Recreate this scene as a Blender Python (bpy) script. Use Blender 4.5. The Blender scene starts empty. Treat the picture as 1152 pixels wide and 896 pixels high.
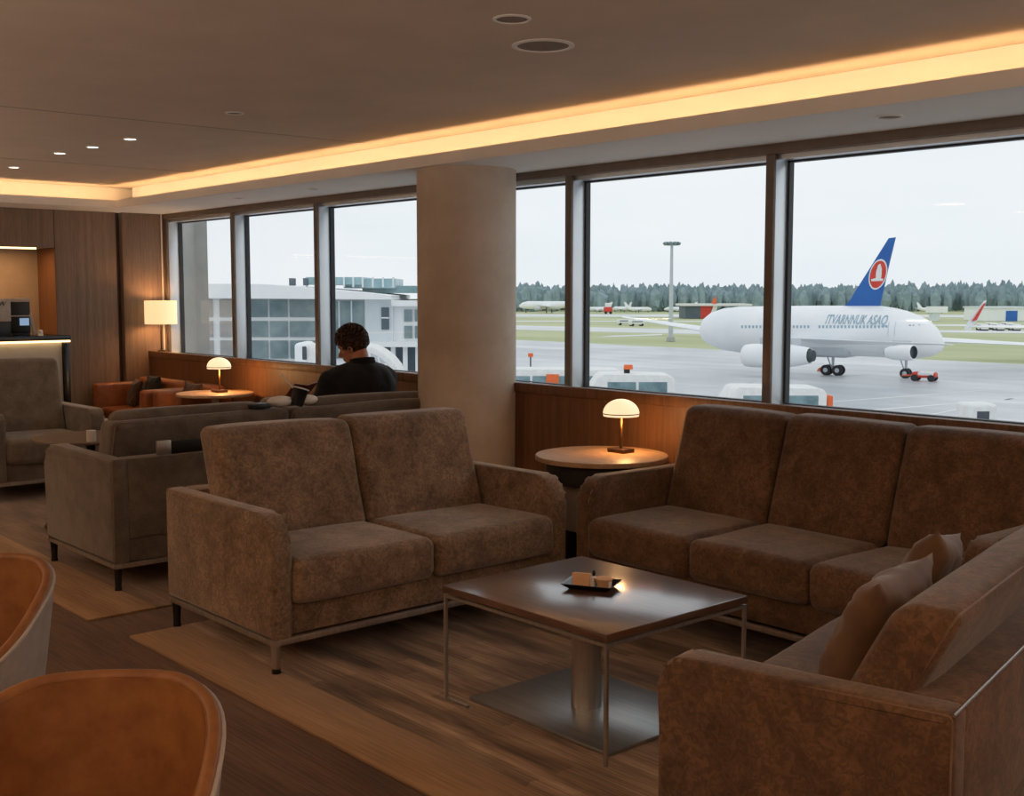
import bpy, bmesh, math, random
from mathutils import Vector, Matrix, noise
random.seed(7)
PI = math.pi
sc = bpy.context.scene
COL = sc.collection

# ------------------------------------------------------------------ camera
F = 1310.0; EYE = 1.55
pitch = math.atan(118 / F); az = math.radians(41.4)
fh = Vector((-math.cos(az), math.sin(az), 0)); RT = Vector((math.sin(az), math.cos(az), 0)); ZU = Vector((0, 0, 1))
fw = fh * math.cos(pitch) - ZU * math.sin(pitch); UP = fh * math.sin(pitch) + ZU * math.cos(pitch)
cam_d = bpy.data.cameras.new('camera'); cam = bpy.data.objects.new('camera', cam_d); COL.objects.link(cam)
cam_d.sensor_width = 36; cam_d.lens = F / 1152 * 36; cam_d.clip_end = 3000; cam_d.clip_start = 0.05
cam.matrix_world = Matrix(((RT.x, UP.x, -fw.x, 0), (RT.y, UP.y, -fw.y, 0), (RT.z, UP.z, -fw.z, EYE), (0, 0, 0, 1)))
sc.camera = cam

def at(px, py, d):            # a far point of the airfield, from its direction and distance
    return Vector((0, 0, EYE)) + (fw * F + RT * (px - 576) + UP * (448 - py)) * (d / F)
def gat(px, py, z):
    r = fw * F + RT * (px - 576) + UP * (448 - py)
    return Vector((0, 0, EYE)) + r * ((z - EYE) / r.z)

# ------------------------------------------------------------------ colour management, world
vs = sc.view_settings
vs.view_transform = 'Standard'; vs.look = 'None'; vs.gamma = 1; vs.use_curve_mapping = False; vs.exposure = 0.0
SKY_STRENGTH = 1.02
w = bpy.data.worlds.new('sky'); sc.world = w; w.use_nodes = True
nt = w.node_tree; nt.nodes.clear()
wo = nt.nodes.new('ShaderNodeOutputWorld'); bg = nt.nodes.new('ShaderNodeBackground'); bg.inputs[1].default_value = SKY_STRENGTH
tc = nt.nodes.new('ShaderNodeTexCoord'); mp = nt.nodes.new('ShaderNodeMapping'); mp.inputs['Scale'].default_value = (1, 1, 7)
nz = nt.nodes.new('ShaderNodeTexNoise'); nz.inputs['Scale'].default_value = 1.6; nz.inputs['Detail'].default_value = 5
cr = nt.nodes.new('ShaderNodeValToRGB')
cr.color_ramp.elements[0].position = .3; cr.color_ramp.elements[0].color = (.80, .86, .91, 1)
cr.color_ramp.elements[1].position = .7; cr.color_ramp.elements[1].color = (.90, .93, .95, 1)
nt.links.new(tc.outputs['Generated'], mp.inputs[0]); nt.links.new(mp.outputs[0], nz.inputs[0])
nt.links.new(nz.outputs[0], cr.inputs[0]); nt.links.new(cr.outputs[0], bg.inputs[0]); nt.links.new(bg.outputs[0], wo.inputs[0])

def light(name, kind, loc, energy, color, rot=(0, 0, 0), **kw):
    l = bpy.data.lights.new(name, kind); l.energy = energy; l.color = color
    for k, v in kw.items(): setattr(l, k, v)
    o = bpy.data.objects.new(name, l); o.location = loc; o.rotation_euler = rot; COL.objects.link(o); return o
WARM = (1.0, .60, .31)
# concealed cove strips (facing up on their ledge)
COVE = 1.0; CEIL_FILL = 50
light('cove_light', 'AREA', (-4.2, 4.442, 2.377), COVE * 12.6, WARM, (PI, 0, 0), shape='RECTANGLE', size=12.6, size_y=.012)
light('cove_light', 'AREA', (-10.542, .3, 2.377), COVE * 8.3, WARM, (PI, 0, 0), shape='RECTANGLE', size=.012, size_y=8.3)
# recessed downlights of the part of the lounge behind the viewpoint
for (x, y) in ((-6.3, -1.2), (-3.6, -1.2), (-0.9, -1.2), (-6.3, -3.0), (-3.0, -3.0), (.8, 1.2)):
    light('downlight_lamp', 'AREA', (x, y, 2.49), 5.5, (1.0, .60, .32), (0, 0, 0), shape='DISK', size=.3)
# upward fill lights added out of view to brighten the ceiling, no fittings
for (x, y) in ((-6.6, -1.2), (-3.9, -1.6), (-1.2, -1.6), (1.3, -.6), (1.7, 2.4), (-9.2, .2)):
    light('ceiling_fill', 'AREA', (x, y, 1.25), CEIL_FILL, (1.0, .80, .64), (PI, 0, 0), shape='DISK', size=.45)
for (x, y) in ((-8.9, 3.32), (-8.37, 3.36), (-7.77, 3.38), (-10.14, 3.40)):
    light('downlight_lamp', 'SPOT', (x, y, 2.515), 5, (1.0, .72, .45), (0, 0, 0), spot_size=1.6, spot_blend=.6, shadow_soft_size=.03)

# ------------------------------------------------------------------ materials
def lin(c):
    return tuple((v / 12.92 if v <= .04045 else ((v + .055) / 1.055) ** 2.4) for v in [x / 255 for x in c]) + (1,)
def base_mat(name, rgb, rough=.6, metal=0.0, spec=.5, sheen=0.0, emit=None, es=0, coat=0):
    m = bpy.data.materials.new(name); m.use_nodes = True
    b = m.node_tree.nodes['Principled BSDF']
    b.inputs['Base Color'].default_value = lin(rgb); b.inputs['Roughness'].default_value = rough
    b.inputs['Metallic'].default_value = metal; b.inputs['Specular IOR Level'].default_value = spec
    if sheen: b.inputs['Sheen Weight'].default_value = sheen; b.inputs['Sheen Roughness'].default_value = .5
    if coat: b.inputs['Coat Weight'].default_value = coat; b.inputs['Coat Roughness'].default_value = .15
    if emit: b.inputs['Emission Color'].default_value = lin(emit); b.inputs['Emission Strength'].default_value = es
    return m
def tex(m, c1, c2, scale=(1, 1, 1), nscale=5, detail=5, lo=.35, hi=.65, dist=0, bump=0, bdist=.01, rough_var=0, coord='Object'):
    """noise-mixed base colour and bump"""
    t = m.node_tree; b = t.nodes['Principled BSDF']
    tc = t.nodes.new('ShaderNodeTexCoord'); mp = t.nodes.new('ShaderNodeMapping'); mp.inputs['Scale'].default_value = scale
    n = t.nodes.new('ShaderNodeTexNoise'); n.inputs['Scale'].default_value = nscale; n.inputs['Detail'].default_value = detail
    n.inputs['Distortion'].default_value = dist; n.inputs['Roughness'].default_value = .62
    r = t.nodes.new('ShaderNodeValToRGB'); r.color_ramp.elements[0].position = lo; r.color_ramp.elements[1].position = hi
    r.color_ramp.elements[0].color = lin(c1); r.color_ramp.elements[1].color = lin(c2)
    L = t.links
    L.new(tc.outputs[coord], mp.inputs[0]); L.new(mp.outputs[0], n.inputs[0]); L.new(n.outputs[0], r.inputs[0]); L.new(r.outputs[0], b.inputs['Base Color'])
    if bump:
        bp = t.nodes.new('ShaderNodeBump'); bp.inputs['Strength'].default_value = bump; bp.inputs['Distance'].default_value = bdist
        L.new(n.outputs[0], bp.inputs['Height']); L.new(bp.outputs[0], b.inputs['Normal'])
    if rough_var:
        mr = t.nodes.new('ShaderNodeMapRange'); mr.inputs['To Min'].default_value = b.inputs['Roughness'].default_value - rough_var
        mr.inputs['To Max'].default_value = b.inputs['Roughness'].default_value + rough_var
        L.new(n.outputs[0], mr.inputs[0]); L.new(mr.outputs[0], b.inputs['Roughness'])
    return r, n, mp
def overlay(m, ramp, scale, nscale, dark, light_, detail=4, lo=.35, hi=.65, dist=0, bump=0, bdist=.005, factor=1.0):
    """multiply a second, finer noise over the colour already there"""
    t = m.node_tree; b = t.nodes['Principled BSDF']; L = t.links
    tc = t.nodes.new('ShaderNodeTexCoord'); mp = t.nodes.new('ShaderNodeMapping'); mp.inputs['Scale'].default_value = scale
    n = t.nodes.new('ShaderNodeTexNoise'); n.inputs['Scale'].default_value = nscale; n.inputs['Detail'].default_value = detail; n.inputs['Distortion'].default_value = dist
    r = t.nodes.new('ShaderNodeValToRGB'); r.color_ramp.elements[0].position = lo; r.color_ramp.elements[1].position = hi
    r.color_ramp.elements[0].color = (dark, dark, dark, 1); r.color_ramp.elements[1].color = (light_, light_, light_, 1)
    mx = t.nodes.new('ShaderNodeMix'); mx.data_type = 'RGBA'; mx.blend_type = 'MULTIPLY'; mx.inputs['Factor'].default_value = factor
    src = b.inputs['Base Color'].links[0].from_socket
    L.new(tc.outputs['Object'], mp.inputs[0]); L.new(mp.outputs[0], n.inputs[0]); L.new(n.outputs[0], r.inputs[0])
    L.new(src, mx.inputs[6]); L.new(r.outputs[0], mx.inputs[7]); L.new(mx.outputs[2], b.inputs['Base Color'])
    if bump:
        bp = t.nodes.new('ShaderNodeBump'); bp.inputs['Strength'].default_value = bump; bp.inputs['Distance'].default_value = bdist
        L.new(n.outputs[0], bp.inputs['Height'])
        if b.inputs['Normal'].links: L.new(b.inputs['Normal'].links[0].from_socket, bp.inputs['Normal'])
        L.new(bp.outputs[0], b.inputs['Normal'])

M = {}
m = M['suede'] = base_mat('brown_suede', (120, 92, 72), .85, spec=.3, sheen=.35)
r, n, _ = tex(m, (116, 92, 72), (158, 130, 104), nscale=7, detail=8, lo=.34, hi=.66, dist=.6)
overlay(m, r, (1, 1, 1), 42, .68, 1.14, detail=8, lo=.40, hi=.60, dist=1.6, bump=.25, bdist=.004)
m = M['suede_long'] = base_mat('dark_brown_suede', (104, 76, 56), .8, spec=.3, sheen=.25)
r, n, _ = tex(m, (92, 66, 46), (126, 94, 68), nscale=8, detail=8, lo=.34, hi=.66, dist=.5)
overlay(m, r, (1, 1, 1), 46, .72, 1.14, detail=8, lo=.40, hi=.60, dist=1.4, bump=.25, bdist=.004)
m = M['grey_cloth'] = base_mat('grey_brown_cloth', (104, 94, 82), .9, spec=.2, sheen=.3)
r, n, _ = tex(m, (100, 88, 77), (122, 110, 98), nscale=9, detail=6, lo=.35, hi=.65)
overlay(m, r, (1, 1, 1), 120, .85, 1.08, detail=3, bump=.15, bdist=.002)
m = M['pipe'] = base_mat('seam_piping', (128, 100, 80), .6, spec=.4, sheen=.3); tex(m, (118, 92, 72), (140, 110, 88), nscale=30)
m = M['gpipe'] = base_mat('grey_seam_piping', (120, 108, 94), .7, sheen=.3); tex(m, (112, 100, 86), (128, 116, 100), nscale=30)
m = M['pillow'] = base_mat('tan_pillow_cloth', (112, 80, 52), .7, sheen=.3); tex(m, (92, 64, 40), (120, 86, 56), nscale=6, bump=.1)
m = M['leather'] = base_mat('orange_leather', (170, 92, 46), .45, spec=.5); tex(m, (138, 78, 42), (164, 98, 56), nscale=12, bump=.08, rough_var=.08)
m = M['tub_leather'] = base_mat('tan_leather', (176, 106, 52), .5, spec=.45); tex(m, (128, 80, 40), (152, 100, 54), nscale=14, bump=.1, bdist=.004, rough_var=.06)
m = M['tub_shell'] = base_mat('pale_grey_shell', (176, 166, 156), .5); tex(m, (168, 158, 148), (184, 174, 164), nscale=20)
m = M['dark_base'] = base_mat('dark_sofa_base', (44, 36, 30), .7); tex(m, (38, 31, 26), (52, 43, 36), nscale=14)
m = M['darkpillow'] = base_mat('dark_brown_pillow', (70, 44, 28), .85, sheen=.2); tex(m, (62, 38, 24), (84, 54, 34), nscale=10)
m = M['blackpillow'] = base_mat('black_pillow', (26, 20, 17), .85, sheen=.1); tex(m, (22, 17, 14), (34, 26, 22), nscale=10)
m = M['steel'] = base_mat('brushed_steel', (190, 184, 176), .38, .85); tex(m, (180, 174, 166), (200, 194, 186), scale=(1, 1, .08), nscale=60)
m = M['plate_steel'] = base_mat('dark_brushed_steel_plate', (170, 172, 172), .34, .8); tex(m, (162, 164, 164), (178, 180, 180), scale=(.05, 1, 1), nscale=60)
m = M['black'] = base_mat('black_plastic', (16, 15, 15), .45); tex(m, (14, 13, 13), (20, 19, 19), nscale=20)
m = M['ceramic_black'] = base_mat('black_ceramic', (14, 13, 13), .2); tex(m, (12, 11, 11), (18, 17, 17), nscale=20)
m = M['ceramic'] = base_mat('white_ceramic', (236, 228, 216), .35); tex(m, (230, 222, 210), (240, 234, 224), nscale=10)
m = M['kraft'] = base_mat('kraft_paper', (216, 158, 112), .7); tex(m, (232, 180, 134), (244, 200, 158), nscale=12)
m = M['white'] = base_mat('white_paint', (232, 232, 230), .5); tex(m, (226, 226, 224), (238, 238, 236), nscale=4)
m = M['skin'] = base_mat('skin', (196, 138, 108), .5, spec=.4); tex(m, (186, 126, 98), (204, 148, 118), nscale=18)
m.node_tree.nodes['Principled BSDF'].inputs['Subsurface Weight'].default_value = .08
m = M['hair'] = base_mat('dark_brown_hair', (44, 29, 20), .5, spec=.4); tex(m, (42, 27, 18), (84, 58, 40), nscale=40)
m = M['jacket'] = base_mat('black_jacket_cloth', (24, 25, 29), .8, spec=.3, sheen=.1); tex(m, (20, 21, 25), (30, 31, 36), nscale=10, bump=.15)
m = M['trousers'] = base_mat('dark_trousers', (36, 36, 40), .85); tex(m, (32, 32, 36), (42, 42, 46), nscale=10)
m = M['magazine'] = base_mat('red_brown_cover', (132, 62, 46), .4); tex(m, (120, 50, 38), (146, 76, 58), nscale=8)
m = M['paper'] = base_mat('paper', (235, 230, 222), .7); tex(m, (230, 225, 216), (240, 236, 228), nscale=8)
m = M['brass'] = base_mat('dark_bronze', (92, 66, 42), .35, .8); tex(m, (84, 60, 38), (100, 72, 46), nscale=20)
m = M['glass_shade'] = base_mat('glowing_opal_glass', (250, 232, 205), .4, emit=(255, 226, 180), es=.95)
m = M['shade_cloth'] = base_mat('glowing_lamp_shade', (250, 225, 190), .8, emit=(255, 214, 158), es=.95)
m = M['led'] = base_mat('lit_led_strip', (255, 240, 220), .5, emit=(255, 214, 150), es=3.0)
m = M['led_small'] = base_mat('lit_downlight', (255, 240, 220), .5, emit=(255, 240, 220), es=5.0)
m = M['screen'] = base_mat('lit_screen', (120, 150, 190), .3, emit=(150, 180, 215), es=.6)
m = M['ledge_white'] = base_mat('white_sill', (236, 234, 230), .25, coat=1); tex(m, (220, 218, 214), (232, 230, 226), nscale=4)
m = M['frame'] = base_mat('pale_aluminium', (228, 234, 238), .38, .75); tex(m, (224, 230, 234), (232, 238, 242), nscale=3)
m = M['frame_dark'] = base_mat('bronze_frame', (118, 104, 92), .5); tex(m, (112, 98, 86), (124, 110, 98), nscale=8)
m = M['gasket'] = base_mat('black_gasket', (46, 50, 56), .5); tex(m, (42, 46, 52), (52, 56, 62), nscale=8)
m = M['concrete'] = base_mat('concrete', (176, 176, 172), .9); tex(m, (166, 168, 164), (184, 184, 180), nscale=3, detail=8)
m = M['column'] = base_mat('beige_plaster', (176, 156, 134), .85); tex(m, (200, 184, 166), (218, 203, 186), nscale=3, detail=8, bump=.06)
m = M['ceiling'] = base_mat('ceiling_paint', (188, 170, 152), .9); tex(m, (208, 192, 174), (216, 200, 182), nscale=2, bump=.02)
m = M['soffit'] = base_mat('soffit_paint', (206, 194, 180), .9); tex(m, (238, 236, 230), (242, 240, 235), nscale=2)
m = M['grille'] = base_mat('speaker_grille', (140, 126, 112), .8); tex(m, (116, 104, 92), (156, 142, 126), nscale=300, lo=.45, hi=.55)
m = M['desk_grey'] = base_mat('desk_grey_cloth', (176, 170, 160), .7); tex(m, (170, 164, 154), (182, 176, 166), nscale=6)
m = M['stone_black'] = base_mat('black_stone', (18, 18, 19), .25); tex(m, (14, 14, 15), (26, 26, 28), nscale=16)
m = M['alcove'] = base_mat('alcove_plaster', (150, 120, 94), .8); tex(m, (168, 150, 132), (182, 164, 146), nscale=3)

def wood(name, c1, c2, c3, rough, sc_=(9, 9, .25), coat=0):
    m = base_mat(name, c1, rough, coat=coat)
    r, n, _ = tex(m, c1, c2, scale=sc_, nscale=4, detail=8, lo=.3, hi=.7, dist=.3, bump=.05)
    overlay(m, r, tuple(v * 6 for v in sc_), 5, .78, 1.08, detail=4)
    return m
M['wall_wood'] = wood('grey_brown_wall_veneer', (124, 102, 84), (152, 128, 108), None, .6)
M['panel_wood'] = wood('walnut_dado_panel', (104, 68, 42), (138, 94, 60), None, .5)
M['table_wood'] = wood('dark_walnut_table_top', (84, 56, 40), (112, 78, 56), None, .30, (.6, 14, 14), coat=1.0)
M['table_wood'].node_tree.nodes['Principled BSDF'].inputs['Coat IOR'].default_value = 2.4; M['table_wood'].node_tree.nodes['Principled BSDF'].inputs['Coat Roughness'].default_value = .18
M['round_wood'] = wood('oak_round_table_top', (178, 142, 104), (204, 168, 128), None, .4, (1, 9, 9))
M['dark_wood'] = wood('dark_brown_table_top', (76, 54, 42), (98, 72, 58), None, .4, (1, 9, 9))

def carpet(name, cols, streak, base=None, px=1.6, py=7, blocks=None):
    """long soft streaks running along x, broken into patches"""
    m = base_mat(name, cols[0], .95, spec=.15, sheen=.15); t = m.node_tree; b = t.nodes['Principled BSDF']; L = t.links
    tc = t.nodes.new('ShaderNodeTexCoord')
    def nz(scale, s, d, dist=0):
        mp = t.nodes.new('ShaderNodeMapping'); mp.inputs['Scale'].default_value = scale
        n = t.nodes.new('ShaderNodeTexNoise'); n.inputs['Scale'].default_value = s; n.inputs['Detail'].default_value = d; n.inputs['Distortion'].default_value = dist
        L.new(tc.outputs['Object'], mp.inputs[0]); L.new(mp.outputs[0], n.inputs[0]); return n
    a = nz((px, py, 1), 1.0, 6, .3)
    r = t.nodes.new('ShaderNodeValToRGB'); e = r.color_ramp.elements
    e[0].position = .32; e[1].position = .68; e[0].color = lin(cols[0]); e[1].color = lin(cols[-1])
    for i, c in enumerate(cols[1:-1]):
        k = e.new(.32 + .36 * (i + 1) / (len(cols) - 1)); k.color = lin(c)
    L.new(a.outputs[0], r.inputs[0])
    f = nz((2.2, 75, 1), 1.5, 4)
    r2 = t.nodes.new('ShaderNodeValToRGB'); r2.color_ramp.elements[0].position = .38; r2.color_ramp.elements[1].position = .62
    r2.color_ramp.elements[0].color = (streak[0],) * 3 + (1,); r2.color_ramp.elements[1].color = (streak[1],) * 3 + (1,)
    L.new(f.outputs[0], r2.inputs[0])
    mx = t.nodes.new('ShaderNodeMix'); mx.data_type = 'RGBA'; mx.blend_type = 'MULTIPLY'; mx.inputs['Factor'].default_value = 1
    L.new(r.outputs[0], mx.inputs[6]); L.new(r2.outputs[0], mx.inputs[7]); L.new(mx.outputs[2], b.inputs['Base Color'])
    if blocks:
        bk = t.nodes.new('ShaderNodeTexBrick'); bk.inputs['Scale'].default_value = 1; bk.inputs['Mortar Size'].default_value = 0; bk.inputs['Brick Width'].default_value = .42
        bk.inputs['Row Height'].default_value = .07; bk.inputs['Color1'].default_value = (blocks[0],) * 3 + (1,); bk.inputs['Color2'].default_value = (blocks[1],) * 3 + (1,); bk.offset = .37
        wob = nz((3, 30, 1), 1, 3); ad_ = t.nodes.new('ShaderNodeMix'); ad_.data_type = 'RGBA'; ad_.blend_type = 'LINEAR_LIGHT'; ad_.inputs['Factor'].default_value = .03
        L.new(tc.outputs['Object'], ad_.inputs[6]); L.new(wob.outputs[1], ad_.inputs[7]); L.new(ad_.outputs[2], bk.inputs['Vector'])
        m2 = t.nodes.new('ShaderNodeMix'); m2.data_type = 'RGBA'; m2.blend_type = 'MULTIPLY'; m2.inputs['Factor'].default_value = 1
        L.new(mx.outputs[2], m2.inputs[6]); L.new(bk.outputs[0], m2.inputs[7]); L.new(m2.outputs[2], b.inputs['Base Color'])
    g = nz((1, 1, 1), 260, 2)
    ad = t.nodes.new('ShaderNodeMath'); ad.operation = 'ADD'; L.new(f.outputs[0], ad.inputs[0]); L.new(g.outputs[0], ad.inputs[1])
    bp = t.nodes.new('ShaderNodeBump'); bp.inputs['Strength'].default_value = .5; bp.inputs['Distance'].default_value = .004
    L.new(ad.outputs[0], bp.inputs['Height']); L.new(bp.outputs[0], b.inputs['Normal'])
    return m
M['floor'] = carpet('brown_carpet_tiles', [(86, 58, 40), (100, 70, 49), (114, 82, 58)], (.68, 1.15))
M['rug'] = carpet('streaked_rug', [(98, 78, 62), (136, 110, 88), (168, 140, 114), (192, 162, 132)], (.66, 1.12), px=1.5, py=8, blocks=(.72, 1.2))
M['rug_border'] = carpet('tan_rug_border', [(150, 112, 76), (166, 128, 90), (176, 138, 100)], (.8, 1.08), px=1.2, py=8)
M['rug_grey'] = carpet('grey_streaked_rug', [(104, 84, 68), (132, 108, 88), (150, 126, 104)], (.78, 1.1), px=1.2, py=6, blocks=(.85, 1.1))

m = M['apron'] = base_mat('wet_concrete_apron', (160, 164, 168), .38, spec=.5)
r, n, _ = tex(m, (176, 181, 186), (216, 219, 222), scale=(1, 1, 1), nscale=.06, detail=9, lo=.38, hi=.6, rough_var=.22)
overlay(m, r, (.02, .3, 1), 1, .86, 1.06, detail=5)
m = M['grass'] = base_mat('mown_grass', (150, 160, 104), .95); r, n, _ = tex(m, (172, 180, 134), (200, 202, 164), scale=(.4, 1.6, 1), nscale=.03, detail=8)
m = M['taxi'] = base_mat('runway_concrete', (188, 190, 190), .8); tex(m, (214, 216, 216), (228, 230, 230), nscale=.05)
m = M['treeline'] = base_mat('hazed_foliage', (96, 122, 116), 1.0, spec=.1); tex(m, (134, 154, 160), (156, 175, 178), nscale=.35, detail=8)  # distance haze is mixed into the foliage colour, paler and bluer
m = M['plane_white'] = base_mat('airliner_white', (244, 246, 248), .35, spec=.4); tex(m, (238, 241, 244), (248, 249, 250), nscale=.3)
m = M['plane_grey'] = base_mat('airliner_belly_grey', (196, 202, 208), .4); tex(m, (188, 194, 200), (204, 210, 216), nscale=.5)
m = M['plane_dark'] = base_mat('engine_intake_dark', (70, 76, 84), .5); tex(m, (60, 66, 74), (84, 90, 98), nscale=1)
m = M['tyre'] = base_mat('tyre_rubber', (44, 46, 50), .8); tex(m, (40, 42, 46), (54, 56, 60), nscale=3)
m = M['blue_fin'] = base_mat('tail_blue', (34, 96, 172), .45); tex(m, (30, 90, 166), (42, 106, 182), nscale=.3)
m = M['red'] = base_mat('signal_red', (214, 66, 52), .5); tex(m, (206, 58, 46), (222, 78, 62), nscale=2)
m = M['orange'] = base_mat('safety_orange', (236, 110, 52), .5); tex(m, (230, 102, 46), (242, 122, 62), nscale=2)
m = M['letter'] = base_mat('pale_blue_lettering', (158, 184, 200), .6); tex(m, (152, 178, 194), (166, 190, 206), nscale=2)
m = M['bus_window'] = base_mat('tinted_bus_glass', (112, 140, 148), .15); tex(m, (92, 120, 128), (140, 168, 174), nscale=.9)
m = M['facade'] = base_mat('facade_white_panel', (244, 246, 248), .6); tex(m, (240, 243, 245), (248, 250, 250), nscale=.3)
m = M['facade_grey'] = base_mat('facade_grey_panel', (200, 210, 214), .6); tex(m, (216, 224, 228), (228, 236, 238), nscale=.3)
m = M['fac_glass'] = base_mat('terminal_glazing', (122, 146, 150), .2, spec=.4); tex(m, (100, 124, 130), (148, 166, 168), nscale=.45, detail=6)
m = M['fac_glass_warm'] = base_mat('terminal_glazing_with_blinds', (176, 172, 168), .25, spec=.4); tex(m, (160, 160, 158), (188, 180, 176), nscale=.5)
m = M['teal'] = base_mat('teal_roof_glass', (150, 186, 194), .2); tex(m, (136, 174, 182), (176, 204, 210), nscale=.5)
m = M['hangar_dark'] = base_mat('dark_hangar_door', (92, 106, 116), .6); tex(m, (86, 100, 110), (100, 114, 124), nscale=.3)
m = M['hangar_blue'] = base_mat('blue_hangar_door', (44, 108, 190), .6); tex(m, (40, 102, 184), (52, 116, 198), nscale=.3)

m = bpy.data.materials.new('window_glass'); m.use_nodes = True; M['glass'] = m
t = m.node_tree; t.nodes.clear(); o_ = t.nodes.new('ShaderNodeOutputMaterial'); mx = t.nodes.new('ShaderNodeMixShader')
tr = t.nodes.new('ShaderNodeBsdfTransparent'); tr.inputs[0].default_value = (.985, .99, .99, 1)
gl = t.nodes.new('ShaderNodeBsdfGlossy'); gl.inputs['Roughness'].default_value = .0
fr = t.nodes.new('ShaderNodeLayerWeight'); fr.inputs[0].default_value = .5
pw = t.nodes.new('ShaderNodeMath'); pw.operation = 'POWER'; pw.inputs[1].default_value = 5.0; t.links.new(fr.outputs['Facing'], pw.inputs[0])
mr_ = t.nodes.new('ShaderNodeMath'); mr_.operation = 'MULTIPLY_ADD'; mr_.inputs[1].default_value = .45; mr_.inputs[2].default_value = .006; t.links.new(pw.outputs[0], mr_.inputs[0])
t.links.new(mr_.outputs[0], mx.inputs[0]); t.links.new(tr.outputs[0], mx.inputs[1]); t.links.new(gl.outputs[0], mx.inputs[2]); t.links.new(mx.outputs[0], o_.inputs[0])

# ------------------------------------------------------------------ mesh helpers
def link(o, parent=None):
    COL.objects.link(o)
    if parent is not None: o.parent = parent
    return o
def obj(name, bm, mat, parent=None, smooth=None, angle=.7):
    me = bpy.data.meshes.new(name); bmesh.ops.recalc_face_normals(bm, faces=bm.faces[:]); bm.to_mesh(me); bm.free()
    if mat is not None: me.materials.append(M[mat] if isinstance(mat, str) else mat)
    o = bpy.data.objects.new(name, me); link(o, parent)
    if smooth is None or smooth:
        for p in me.polygons: p.use_smooth = True
        if smooth is None: me.set_sharp_from_angle(angle=angle)
    return o
def thing(name, label, cat, loc=(0, 0, 0), rz=0, group=None):
    o = bpy.data.objects.new(name, None); o.location = loc; o.rotation_euler = (0, 0, rz); COL.objects.link(o)
    o.empty_display_size = .1
    o['label'] = label; o['category'] = cat
    if group: o['group'] = group
    return o
def tag(o, label, cat, group=None):
    o['label'] = label; o['category'] = cat
    if group: o['group'] = group
    return o
def struct(name, bm, mat, parent=None, **k):
    o = obj(name, bm, mat, parent, **k); o['kind'] = 'structure'; return o
def dup(root, loc=None, rz=None, label=None, group=None):
    r = root.copy(); COL.objects.link(r)
    if loc is not None: r.location = loc
    if rz is not None: r.rotation_euler = (0, 0, rz)
    if label: r['label'] = label
    if group: r['group'] = group
    for ch in list(root.children):
        c = ch.copy(); COL.objects.link(c); c.parent = r
        for g in list(ch.children):
            d = g.copy(); COL.objects.link(d); d.parent = c
    return r
def box(bm, x0, x1, y0, y1, z0, z1, bev=0, seg=2, mat=None):
    g = bmesh.ops.create_cube(bm, size=1)
    for v in g['verts']:
        v.co = Vector(((x0 + x1) / 2 + v.co.x * (x1 - x0), (y0 + y1) / 2 + v.co.y * (y1 - y0), (z0 + z1) / 2 + v.co.z * (z1 - z0)))
    vs_ = g['verts']
    if bev:
        es = {e for v in vs_ for e in v.link_edges}
        q = bmesh.ops.bevel(bm, geom=list(es), offset=bev, segments=seg, profile=.5, affect='EDGES')
        vs_ = list({v for f in q['faces'] for v in f.verts} | {v for v in vs_ if v.is_valid})
    if mat is not None: bmesh.ops.transform(bm, matrix=mat, verts=[v for v in vs_ if v.is_valid])
    return vs_
def B(*a, **k):
    bm = bmesh.new(); box(bm, *a, **k); return bm
def cyl(bm, p0, p1, r0, r1=None, n=20, caps=True):
    p0 = Vector(p0); p1 = Vector(p1); r1 = r0 if r1 is None else r1
    d = p1 - p0; q = d.to_track_quat('Z', 'Y').to_matrix().to_4x4(); q.translation = (p0 + p1) / 2
    bmesh.ops.create_cone(bm, cap_ends=caps, segments=n, radius1=r0, radius2=r1, depth=d.length, matrix=q)
def sph(bm, c, r, n=16, rot=None):
    mt = Matrix.Translation(Vector(c)) @ (rot.to_4x4() if rot is not None else Matrix.Identity(4))
    if not hasattr(r, '__len__'): r = (r, r, r)
    mt = mt @ Matrix.Diagonal((r[0], r[1], r[2], 1))
    bmesh.ops.create_uvsphere(bm, u_segments=n, v_segments=max(6, n * 2 // 3), radius=1, matrix=mt)
def tube(bm, pts, r, n=8, closed=False):
    pts = [Vector(p) for p in pts]; rings = []; N = len(pts); prev = None
    for i, p in enumerate(pts):
        a = pts[(i - 1) % N] if (closed or i > 0) else p; b = pts[(i + 1) % N] if (closed or i < N - 1) else p
        t = (b - a).normalized()
        if prev is None:
            up = Vector((0, 0, 1)) if abs(t.z) < .9 else Vector((1, 0, 0)); x = t.cross(up).normalized()
        else: x = (prev - t * prev.dot(t)).normalized()
        prev = x; y = t.cross(x)
        rr = r[i] if hasattr(r, '__len__') else r
        rings.append([bm.verts.new(p + (x * math.cos(k * 2 * PI / n) + y * math.sin(k * 2 * PI / n)) * rr) for k in range(n)])
    for i in range(N if closed else N - 1):
        A, Bq = rings[i], rings[(i + 1) % N]
        for k in range(n): bm.faces.new((A[k], A[(k + 1) % n], Bq[(k + 1) % n], Bq[k]))
    if not closed: bm.faces.new(rings[0][::-1]); bm.faces.new(rings[-1])
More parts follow.
